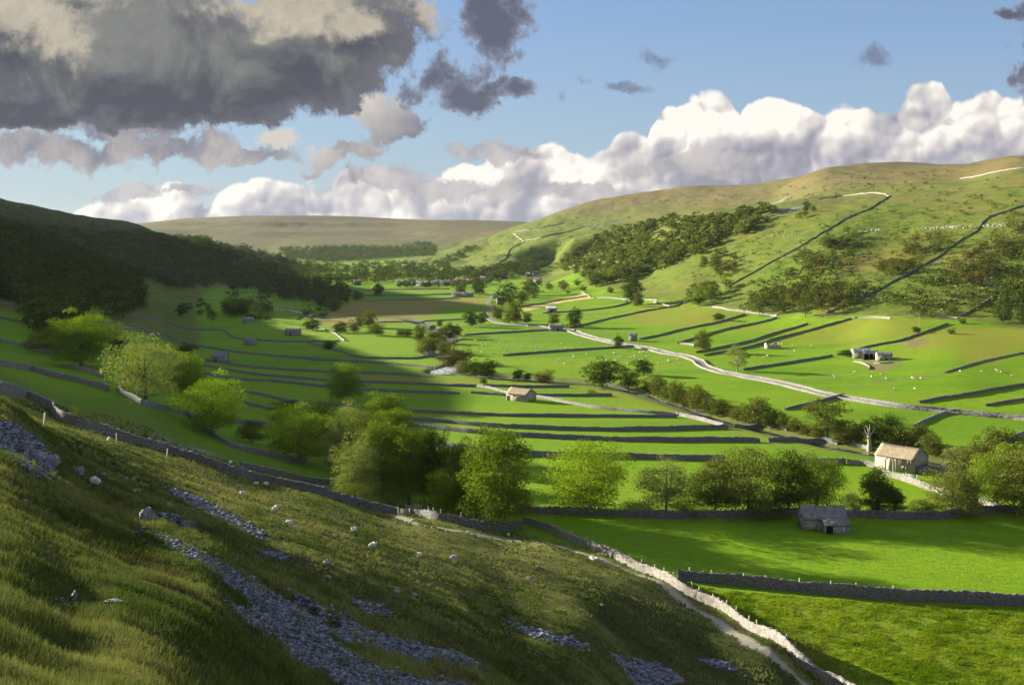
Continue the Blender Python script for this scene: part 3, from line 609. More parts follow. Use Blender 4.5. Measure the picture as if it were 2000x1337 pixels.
ROADPX = [(963,575),(958,583),(952,592),(963,602),(950,610),(958,622),(975,630),(1002,634),(1040,637),(1085,643),(1110,645),(1142,656),(1205,671),(1255,679),(1300,690),(1345,698),(1364,706),(1372,714),(1400,725),(1450,735),(1520,748),(1600,768),(1680,782),(1754,794),(1850,804),(2000,818),(2150,834),(2600,880),(3000,925)]
roadw = WP(ROADPX); ribbon('road', roadw, 3.3, 0.12, MROAD)
rz = ribbon('river', RIVER, 7.0, 0.0, MWATER, wfun=lambda x: np.where(x[:, 1] < G(905,730)[1]-2, 2.4, 4.5)+14*np.exp(-(np.hypot(x[:, 0]-G(875,723)[0], x[:, 1]-G(875,723)[1])/14)**2))
_gx = G(872,724); _fo = rz.data.attributes.new('foam_glint', 'FLOAT', 'POINT')
_fo.data.foreach_set('value', np.array([math.exp(-(math.hypot(v.co.x-_gx[0], v.co.y-_gx[1])/22)**2) + 0.9*math.exp(-(math.hypot(v.co.x-G(690,617)[0], (v.co.y-G(690,617)[1])*.3)/25)**2) for v in rz.data.vertices], np.float32))  # rapids foam; upstream term paints the sky's white glint into the water colour
for v in rz.data.vertices: v.co.z = max(v.co.z, -0.75+0.004*max(0, v.co.y-900)) if v.co.y > 900 else -0.72

# ================================================================= dry stone walls
def wall(label, px, h=1.5, m=None, pts=None, w=0.55, gaps=0.0, name='dry_stone_wall', cat='wall', ymin=5.0):
    pts = pts or WP(px, ymin=ymin); p = np.array(pts); seg = np.hypot(*(p[1:]-p[:-1]).T); s = np.concatenate([[0], np.cumsum(seg)])
    Ym = p[:, 1].min(); step = 0.38 if Ym < 290 else (1.0 if Ym < 600 else 2.5)
    q = np.arange(0, s[-1], step)
    if len(q) < 3: q = np.linspace(0, s[-1], 4)
    x = pchip(s, p, q) if len(p) > 2 else np.stack([np.interp(q, s, p[:, 0]), np.interp(q, s, p[:, 1])], 1)
    rs = np.random.RandomState(abs(hash(round(float(p[0, 0]*10+p[0, 1])))) % 99999)
    x = x + (0.35*vnoise(q/9, q*0, 5))[:, None]
    t = np.gradient(x, axis=0); t /= np.maximum(np.linalg.norm(t, axis=1), 1e-6)[:, None]; n = np.stack([-t[:, 1], t[:, 0]], 1)
    fine = Ym < 290; rows = [0, .3, .62, .85, 1.0] if fine else [0, 1.0]
    h = min(h, 1.7 if 350 < Ym < 1500 else 3)*(0.70 if Ym > 350 else 0.92)
    hh = h*(1+0.12*vnoise(q/5, q*0, 3)+0.05*rs.randn(len(q)))
    if gaps: hh = hh*np.where(vnoise(q/7, q*0+3.3, 9) > 1-2*gaps, 0.35, 1.0)
    zb = HZ(x[:, 0], x[:, 1])
    prof = [(-1, r) for r in rows]+[(1, r) for r in rows[::-1]]; V = []
    for sd, r in prof:
        wid = (w/2)*(1-0.35*r); jit = 0.05*rs.randn(len(q)) if fine else 0.03*rs.randn(len(q))
        xy = x+n*(sd*(wid+jit))[:, None] + (t*(0.07*rs.randn(len(q)))[:, None] if fine else 0)
        z = zb-0.35+(hh+0.35)*r + (0.05*rs.randn(len(q)) if r > .8 else 0)
        V.append(np.column_stack([xy, z]))
    k = len(prof); V = np.stack(V, 1).reshape(-1, 3); N_ = len(q)
    i = (np.arange(N_-1)[:, None]*k+np.arange(k-1)).ravel(); quads = np.stack([i, i+1, i+k+1, i+k], -1)
    c0 = [[0, j, j+1] for j in range(1, k-1)]; b = (N_-1)*k; c1_ = [[b, b+j+1, b+j] for j in range(1, k-1)]
    me = new_mesh(name, V, quads=quads, tris=c0+c1_, mats=[m or MSTONE])
    return tag(link(name, me), label, cat, 'dry stone field walls')
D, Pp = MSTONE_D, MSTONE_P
FW = 'thin grey stone wall '
WALLS = [
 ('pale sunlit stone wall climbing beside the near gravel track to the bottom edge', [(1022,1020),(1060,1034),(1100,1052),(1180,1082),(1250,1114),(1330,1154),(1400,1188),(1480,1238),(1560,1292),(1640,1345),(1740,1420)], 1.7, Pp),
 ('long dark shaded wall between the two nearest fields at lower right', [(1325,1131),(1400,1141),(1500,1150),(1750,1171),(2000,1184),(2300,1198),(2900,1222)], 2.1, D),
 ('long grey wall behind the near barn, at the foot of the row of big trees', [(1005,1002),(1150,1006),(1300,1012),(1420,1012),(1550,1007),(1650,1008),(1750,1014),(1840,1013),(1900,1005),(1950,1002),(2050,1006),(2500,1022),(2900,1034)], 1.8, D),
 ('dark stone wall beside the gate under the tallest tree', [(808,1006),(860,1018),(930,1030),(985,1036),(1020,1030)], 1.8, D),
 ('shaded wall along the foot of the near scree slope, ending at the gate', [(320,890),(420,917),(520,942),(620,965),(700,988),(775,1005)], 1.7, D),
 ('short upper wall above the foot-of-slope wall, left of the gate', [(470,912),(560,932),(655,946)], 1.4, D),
 ('thick pale-topped wall curving down from the left edge above the scree slope', [(-60,752),(0,764),(50,776),(95,797),(140,832),(170,855),(240,870),(330,892)], 2.0, None),
 ('wall crossing the dark slope at the left edge, above the curved wall', [(-60,705),(0,714),(60,724),(120,740),(190,757),(215,766)], 1.8, None),
 ('highest grey wall at the left edge, left of the bright rounded tree', [(-60,652),(0,666),(60,680),(110,697)], 1.8, None),
 ('short wall under the bright rounded tree at left', [(135,717),(180,730),(205,738)], 1.3, None),
 ('winding tumbled wall running down beneath the four lit trees at left', [(230,745),(242,772),(275,792),(330,803),(368,812),(388,832),(430,862),(480,882),(540,895),(600,908)], 1.6, None),
 ('short wall right of the fourth lit tree, above the dark bush', [(440,822),(480,829),(540,834)], 1.6, D),
 (FW+'at the left edge beneath the dark wood', [(-40,584),(0,592),(61,610)], 1.5, D),
 (FW+'second below the dark wood at the left edge', [(-40,612),(0,621),(65,637)], 1.5, D),
 (FW+'short piece ending in the dim slope right of the dark bush', [(200,629),(287,647),(341,649)], 1.5, D),
 ('long dim terrace wall just above the shaded field barn with grey gable', [(208,645),(359,671),(467,689),(574,699),(700,709)], 1.5, D),
 (FW+'glimpsed directly right of the bright rounded tree, upper', [(215,667),(250,674)], 1.5, D),
 (FW+'glimpsed directly right of the bright rounded tree, lower', [(215,682),(250,689)], 1.5, D),
 ('topmost long terrace wall in the dim fields below the wood', [(244,619),(323,629),(405,645),(477,663),(560,668),(664,667)], 1.5, D),
 ('terrace wall passing in front of the leftmost shaded barn', [(323,694),(409,705),(467,715),(657,728),(760,731),(851,738)], 1.5, D),
 ('upper of two close terrace walls left of the lone tree', [(398,715),(502,732),(642,744),(760,749),(930,756)], 1.5, D),
 ('lower of two close terrace walls left of the lone tree', [(398,730),(502,744),(639,757),(760,765),(898,770)], 1.5, D),
 ('short dark wall touching the left end of the long barn', [(920,768),(990,773)], 1.5, D),
 ('long terrace wall under the lone round tree, reaching the pale diagonal wall', [(441,757),(502,771),(574,786),(700,796),(780,803),(941,811),(1100,814),(1325,815)], 1.5, D),
 ('short terrace wall above the dark bush left of centre', [(467,784),(538,802)], 1.4, D),
 ('overgrown wall, first below the long barn field', [(780,820),(860,825),(941,832),(1030,837),(1200,841),(1423,837)], 1.4, D),
 ('dark wall second below the long barn field, to the pale gate stub', [(787,832),(941,847),(1100,857),(1300,862),(1489,863)], 1.5, D),
 ('dark wall carrying on right of the pale gate stub', [(1500,863),(1600,864),(1640,869)], 1.5, D),
 ('thicker dark wall behind the front row of trees', [(845,868),(912,880),(1024,890),(1170,894),(1300,897),(1420,901)], 1.7, D),
 ('dark wall left of the pale barn approach wall', [(1560,905),(1652,906)], 1.6, D),
 ('uppermost dark strip wall beside the river bushes, ending in grass', [(945,754),(1030,757),(1117,756)], 1.5, D),
 ('dark strip wall right of the long barn, ending in grass', [(1045,773),(1120,774),(1196,773)], 1.5, D),
 ('pale wall running down to the long barn from the upper left', [(930,754),(955,759),(990,768)], 1.4, Pp),
 ('long pale diagonal wall leaving the right end of the long barn', [(1046,775),(1138,793),(1230,804),(1325,811)], 1.5, Pp),
 ('last piece of the pale diagonal wall, down to the gate gap', [(1325,811),(1370,822),(1415,834)], 1.4, Pp),
 ('small dark wall behind the pale diagonal wall end', [(1344,813),(1392,818)], 1.4, D),
 ('short dark wall right of the gate gap below the river trees', [(1433,835),(1480,835),(1537,841)], 1.5, D),
 ('dim wall ending beside the brown river bank', [(600,704),(686,706),(726,709),(851,722)], 1.4, D),
 ('dim curving wall past the round dark bush', [(600,670),(661,686),(722,700),(800,701),(851,698)], 1.4, D),
 ('short pale curved wall in shade left of the river', [(610,640),(640,646),(660,656),(672,666)], 1.3, None),
 ('straight wall from the river trees to the dark roadside barn', [(907,655),(990,650),(1074,645)], 1.5, D),
 ('straight wall across the sheep field to the road', [(982,695),(1100,686),(1239,677)], 1.5, D),
 ('wall climbing right from the dark roadside barn past the round tree', [(1113,641),(1202,620),(1260,608),(1311,600),(1334,591)], 1.5, D),
 ('wall sloping up behind the white-roofed shed', [(1060,612),(1130,608),(1202,599),(1232,590)], 1.5, D),
 ('tiny pale wall at the head of the straw field', [(1136,571),(1153,580)], 1.5, Pp),
 ('pale wall left of the tall dark tree on the slope', [(1163,582),(1200,583),(1232,587)], 1.6, Pp),
 ('pale wall right of the tall dark tree on the slope', [(1258,586),(1283,587)], 1.6, Pp),
 ('short pale wall stepping down right of the tall dark tree', [(1275,591),(1295,595),(1311,599)], 1.6, Pp),
 ('ragged wall rising right from the small square barn', [(1249,663),(1290,655),(1329,645),(1398,631),(1430,622),(1456,614)], 1.5, D),
 ('pale wall at the foot of the scattered wood', [(1390,600),(1420,605),(1456,610),(1520,617)], 1.7, Pp),
 ('wall from the folded corner up to the pale foot wall', [(1324,671),(1362,660),(1431,641),(1520,620)], 1.5, D),
 ('short pale wall meeting the folded corner left of the oak', [(1324,671),(1342,673),(1359,676)], 1.4, Pp),
 ('wall behind the single oak, running up to the dark holly tree', [(1359,689),(1400,681),(1456,669),(1532,646),(1578,633)], 1.5, D),
 ('next wall down behind the ruin, running up to the pale hill-foot wall', [(1375,695),(1456,680),(1520,661),(1598,641),(1665,622)], 1.5, D),
 ('wall rising from the bare-crowned roadside tree', [(1451,723),(1490,717),(1532,711),(1627,695)], 1.5, D),
 ('pale wall at the foot of the open hillside', [(1670,622),(1700,621),(1742,623)], 1.7, Pp),
 ('pale wall at the foot of the hill right of the small bushes', [(1820,620),(1850,621),(1871,623)], 1.6, Pp),
 ('crooked wall rising behind the farm buildings', [(1635,694),(1672,684),(1716,674),(1750,668),(1780,659),(1831,641),(1851,633)], 1.5, D),
 ('broken stone wall in the pasture at the right edge', [(1845,728),(1880,717),(1910,708),(1960,697),(2010,688),(2150,668)], 0.9, None),
 ('dark wall joining the lane at right from the right edge', [(1795,787),(1840,779),(1881,773),(1940,762),(2000,752),(2100,738),(2300,712)], 1.5, D),
 ('short ragged wall at the right edge above the lane', [(1925,793),(1958,788),(2000,781),(2060,776)], 1.4, D),
 ('dark wall from the lane down to the river trees', [(1533,801),(1590,788),(1648,772)], 1.5, D),
 ('broken pale wall below the lane ending in a dark stub', [(1782,834),(1825,815),(1869,801)], 1.0, None),
 ('broken grey wall at the right edge above the river trees', [(1968,866),(1985,855),(2020,845)], 1.5, None),
 ('pale wall leading to the left corner of the big barn', [(1655,906),(1680,908),(1710,914)], 1.7, Pp),
 ('long pale wall running down in front of the big barn', [(1722,926),(1760,938),(1820,959),(1862,974)], 1.7, Pp),
 ('pale wall on the near side of the lane by the right-hand trees', [(1912,980),(1932,989),(1953,999)], 1.7, Pp),
 ('dark yard wall right of the big barn', [(1797,914),(1820,920),(1850,924)], 1.7, None),
 ('low pale yard wall below the big barn', [(1794,922),(1812,923),(1836,931)], 1.4, Pp),
 ('low pale wall under the dead tree', [(1650,865),(1678,873),(1706,881)], 1.2, Pp),
 # hillside walls
 ('long dark wall climbing the right hill to the upper bend', [(1422,561),(1480,528),(1551,489),(1623,446),(1660,424),(1695,410),(1738,384)], 2.2, D),
 ('pale wall running left from the bend at the top of the hill', [(1738,384),(1715,378),(1680,379),(1640,383),(1598,390)], 2.0, Pp),
 ('second long dark wall climbing the hill to the right edge', [(1615,612),(1660,592),(1695,577),(1767,539),(1838,499),(1875,471),(1910,449),(1946,420),(2000,402),(2080,385)], 2.0, D),
 ('pale wall high on the skyline slope at the right edge', [(1874,349),(1930,339),(2000,328),(2080,318)], 2.2, Pp),
 ('faint wall up the hillside at the far right', [(1874,618),(1910,600),(1946,578),(2000,553),(2060,530)], 1.5, None),
 ('pale short wall on the green middle spur', [(1002,457),(1012,464),(1023,473)], 3.0, Pp),
 ('dark wall winding down the green middle spur', [(1023,473),(1005,482),(995,489),(988,504),(970,518),(952,529)], 2.6, D),
 ('dark wall along the top of the green middle spur', [(1023,471),(1060,463),(1131,447),(1180,438),(1228,434)], 2.6, D),
 ('highest dark wall on the green middle spur', [(1006,453),(1060,445),(1102,436)], 2.6, D),
 ('upper wall across the far village fields', [(669,568),(760,566),(880,565)], 1.8, D),
 ('lower wall across the far village fields', [(700,578),(790,577),(883,575)], 1.8, D),
 ('wall bordering the brown marsh below the village fields', [(700,589),(800,586),(900,583)], 1.5, D),
 ('wall above the straw field beyond the white-roofed shed', [(1018,599),(1080,589),(1148,578)], 1.4, D),
 ('dark wall crossing the bright strip above the river', [(735,630),(860,626),(940,622)], 1.2, D),
]
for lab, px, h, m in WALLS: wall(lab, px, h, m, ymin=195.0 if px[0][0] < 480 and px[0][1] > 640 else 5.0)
def offset(pts, d):
    p = np.array(pts); t = np.gradient(p, axis=0); t /= np.linalg.norm(t, axis=1)[:, None]; return [tuple(a) for a in p+np.stack([-t[:, 1], t[:, 0]], 1)*d]
ro = offset(roadw, 2.7); ri = offset(roadw, -2.9)
wall('pale wall along the far side of the lane', None, 0.95, MSTONE, pts=ro[7:])
wall('bright wall along the near side of the lane', None, 0.95, MSTONE, pts=ri[10:])
wall('wall on the near side of the lane where it bends by the tall roadside trees', None, 0.95, MSTONE, pts=ri[3:9])

# ================================================================= trees
def rock_mesh(seed, sub=2, squash=(1, 1, 0.7), amp=0.35):
    import bmesh
    bm = bmesh.new(); bmesh.ops.create_icosphere(bm, subdivisions=sub, radius=1.0); rs = np.random.RandomState(seed)
    co = np.array([v.co[:] for v in bm.verts]); pl = rs.randn(9, 3); pl /= np.linalg.norm(pl, axis=1)[:, None]
    for k in range(9):                                    # planes cut facets
        d = co@pl[k]; lim = 0.55+0.3*rs.rand(); over = np.maximum(d-lim, 0); co -= over[:, None]*pl[k]
    co += amp*0.16*rs.randn(*co.shape); co *= squash
    tris = np.array([[v.index for v in f.verts] for f in bm.faces]); bm.free(); return co, tris
def tube(path, rad, nseg=7):
    path = np.array(path, float); n = len(path); t = np.gradient(path, axis=0); t /= np.linalg.norm(t, axis=1)[:, None]+1e-9
    ref = np.array([0.31, 0.77, 0.2]); V = []
    for i in range(n):
        a = np.cross(t[i], ref); a /= np.linalg.norm(a); b = np.cross(t[i], a)
        an = np.arange(nseg)*2*math.pi/nseg; V.append(path[i]+rad[i]*(np.cos(an)[:, None]*a+np.sin(an)[:, None]*b))
    V = np.concatenate(V); Q = []
    for i in range(n-1):
        for j in range(nseg): Q.append([i*nseg+j, i*nseg+(j+1) % nseg, (i+1)*nseg+(j+1) % nseg, (i+1)*nseg+j])
    return V, np.array(Q)
def merge(parts):
    V = []; Q = []; o = 0
    for v, q in parts: V.append(v); Q.append(q+o); o += len(v)
    return np.concatenate(V), np.concatenate(Q)
def tree_data(seed, W=8.0, base=1.6, nclump=42, nleaf=9000, leaf=0.2, top=10.0, shape='round', trunk_r=0.28, clump=0.20, sparse=0.0, trunk_top=0.62):
    rs = np.random.RandomState(seed); rw = W/2; cz = (top+base)/2; rz_ = (top-base)/2
    # lobes: a handful of big masses, each carrying clumps, so that the outline is uneven
    cl = []; tries = 0
    ph = rs.rand(6)*6.28
    while len(cl) < nclump and tries < 9000:
        tries += 1; d = rs.randn(3); d /= np.linalg.norm(d); r = 0.35+0.65*rs.rand()**0.55
        az = math.atan2(d[1], d[0]); lump = 1+0.16*math.sin(2*az+ph[0])+0.13*math.sin(3*az+ph[1]+2*d[2])+0.12*math.sin(4*d[2]+ph[2])
        p = d*r*lump; zz = p[2]
        if shape == 'cone': f = 0.30+0.75*(1-(zz+1)/2)
        elif shape == 'flat': f = 1.0+0.15*zz
        elif shape == 'tall': f = 0.9
        elif shape == 'bush': f = 1.05-0.25*zz
        else: f = 1.0-0.10*zz
        q = np.array([p[0]*rw*f, p[1]*rw*f, cz-0.04*rz_+zz*rz_*0.88])
        if all(np.linalg.norm((q-c)/[1, 1, .8]) > W*clump*0.62 for c in cl): cl.append(q)
    if shape not in ('cone',) and base < 2 and nclump > 22:       # low skirt of boughs hanging round the trunk
        for k_ in range(max(3, int(nclump)//4)):
            a_ = rs.rand()*6.28; r_ = rw*rs.uniform(.35, .88); cl.append(np.array([math.cos(a_)*r_, math.sin(a_)*r_, base+(top-base)*rs.uniform(.03, .24)]))
    cl = np.array(cl); n = len(cl); cr = W*clump*(0.65+0.6*rs.rand(n)); cr[cl[:, 2] > base+rz_*1.5] *= 0.85
    k = rs.choice(n, nleaf, p=cr**2/np.sum(cr**2)); d = rs.randn(nleaf, 3); d[:, 2] = np.abs(d[:, 2])*0.9+0.25*d[:, 2]; d /= np.linalg.norm(d, axis=1)[:, None]
    rr = cr[k]*(0.45+0.62*rs.rand(nleaf)**0.6); c = cl[k]+d*rr[:, None]*[1, 1, 0.72]
    c += 0.10*rs.randn(nleaf, 3)
    nrm = d+0.75*rs.randn(nleaf, 3)+[0, 0, 0.25]; nrm /= np.linalg.norm(nrm, axis=1)[:, None]
    a = np.cross(nrm, rs.randn(nleaf, 3)); a /= np.linalg.norm(a, axis=1)[:, None]; b = np.cross(nrm, a)
    s = leaf*(0.6+0.8*rs.rand(nleaf))[:, None]; LV = np.stack([c-a*s*.5, c+b*s*.33, c+a*s*.5, c-b*s*.33], 1).reshape(-1, 3)
    LQ = np.arange(nleaf*4).reshape(-1, 4); cv = rs.rand(n)
    lv = np.clip(0.20+0.35*cv[k]+0.45*rs.rand(nleaf), 0, 1)
    tt = base+(top-base)*trunk_top; wob = rs.randn(5, 2)*0.13; wob[0] = 0
    zs = np.array([-0.4, base*0.6, base+0.6, (base+tt)/2+.4, tt]); tp = np.column_stack([np.cumsum(wob, 0), zs])
    parts = [tube(tp, np.array([1.35, 0.95, 0.8, 0.5, 0.2])*trunk_r, 8)]
    sel = rs.permutation(n)[:min(n, 18)]
    for j in sel:
        e = cl[j]; f = rs.uniform(0.25, 0.9); zst = min(zs[1]+(tt-zs[1])*f*0.8, max(e[2]-0.6, base*0.8)); s0 = np.array([np.interp(zst, zs, tp[:, 0]), np.interp(zst, zs, tp[:, 1]), zst])
        m_ = (s0+e)/2+[0, 0, -0.25]; parts.append(tube([s0, m_, e], np.array([0.36, 0.22, 0.07])*trunk_r, 5))
    TV, TQ = merge(parts)
    return LV, LQ, lv, TV, TQ
def leaf_mesh(name, LV, LQ, lv, m):
    me = new_mesh(name, LV, quads=LQ, mats=[m]); at = me.attributes.new('v', 'FLOAT', 'POINT'); at.data.foreach_set('value', np.repeat(lv, 4).astype(np.float32)); return me
TREES = {}
def define(kind, color, bark=None, **kw):
    LV, LQ, lv, TV, TQ = tree_data(**kw)
    TREES[kind] = (leaf_mesh('crown', LV, LQ, lv, LEAF[color]), new_mesh('trunk', TV, quads=TQ, mats=[bark or MBARK], smooth_=True), kw.get('W', 8.0), kw.get('top', 10.0))
define('ash_bright', 'bright', seed=1, W=9, base=0.8, nclump=58.880, nleaf=14850, leaf=0.247, clump=0.211)
define('ash_bright2', 'bright', seed=2, W=7.5, base=0.7, nclump=46.080, nleaf=12150, leaf=0.247, shape='tall', clump=0.230)
define('willow_pale', 'pale', seed=3, W=10, nclump=64.000, nleaf=12150, leaf=0.221, base=0.60, clump=0.192)
define('ash_mid', 'mid', seed=4, W=7.5, nclump=61.440, nleaf=14850, leaf=0.247, base=0.60, clump=0.218)
define('oak_mid', 'mid', seed=5, W=11, nclump=69.120, nleaf=16200, leaf=0.260, base=0.60, shape='flat', clump=0.192)
define('oak_bright', 'bright', seed=15, W=12, nclump=69.120, nleaf=16200, leaf=0.260, base=0.54, shape='flat', clump=0.186)
define('oak_dark', 'dark', seed=6, W=9, nclump=56.320, nleaf=12825, leaf=0.260, base=0.48, clump=0.218)
define('olive_broad', 'olive', seed=7, W=10, nclump=64.000, nleaf=14850, leaf=0.247, base=0.48, clump=0.205)
define('cone_dark', 'dark', seed=8, W=7, nclump=51.200, nleaf=10800, leaf=0.247, base=0.36, shape='cone', clump=0.218)
define('bush_rust', 'rust', seed=9, W=16, nclump=43.520, nleaf=6750, leaf=0.390, base=0.18, shape='bush', clump=0.218, trunk_r=.2)
define('bush_olive', 'olive', seed=10, W=14, nclump=38.400, nleaf=6075, leaf=0.390, base=0.18, shape='bush', clump=0.230, trunk_r=.2)
define('bush_pale', 'pale', seed=25, W=12, nclump=38.400, nleaf=6075, leaf=0.390, base=0.18, shape='bush', clump=0.230, trunk_r=.2)
define('mid_oak', 'mid', seed=11, W=9.5, nclump=38.400, nleaf=3780, leaf=0.483, base=0.42, clump=0.243)
define('mid_dark', 'dark', seed=12, W=9, nclump=35.840, nleaf=3780, leaf=0.483, base=0.36, clump=0.243)
define('mid_olive', 'olive', seed=13, W=9.5, nclump=38.400, nleaf=3780, leaf=0.483, base=0.42, clump=0.243)
define('mid_rust', 'rust', seed=14, W=10, nclump=35.840, nleaf=3510, leaf=0.483, base=0.30, clump=0.243)
define('open_oak', 'olive', seed=16, W=10, nclump=33.280, nleaf=5670, leaf=0.338, base=1.80, clump=0.192, shape='flat')
define('thin_pale', 'pale', seed=17, W=9, nclump=38.400, nleaf=3510, leaf=0.364, base=0.96, clump=0.205, bark=MBARKP)
ntree = [0]
def tree(kind, u, y, hpx, wpx, label, group=None, rz=None, sink=0.0, pos=None, cat='tree', name=None, H=None, WD=None):
    crown, trunk, W0, H0 = TREES[kind]
    X, Y, z = pos if pos else G(u, y)
    if pos is None: z = float(HZ(X, Y))
    s = Y/FPX; H = H or hpx*s; Wd = WD or wpx*s
    root = bpy.data.objects.new(name or ('bush' if cat == 'bush' else 'tree'), None); COL.objects.link(root); root.empty_display_size = 0.5
    root.location = (X, Y, z-sink); root.rotation_euler = (0, 0, rz if rz is not None else RS.rand()*6.28)
    root.scale = (Wd/W0*1.0, Wd/W0*1.0, H/H0*1.12)
    tag(root, label, cat, group)
    for nm, me in (('trunk', trunk), ('crown', crown)): link(nm, me, root)
    ntree[0] += 1; return root
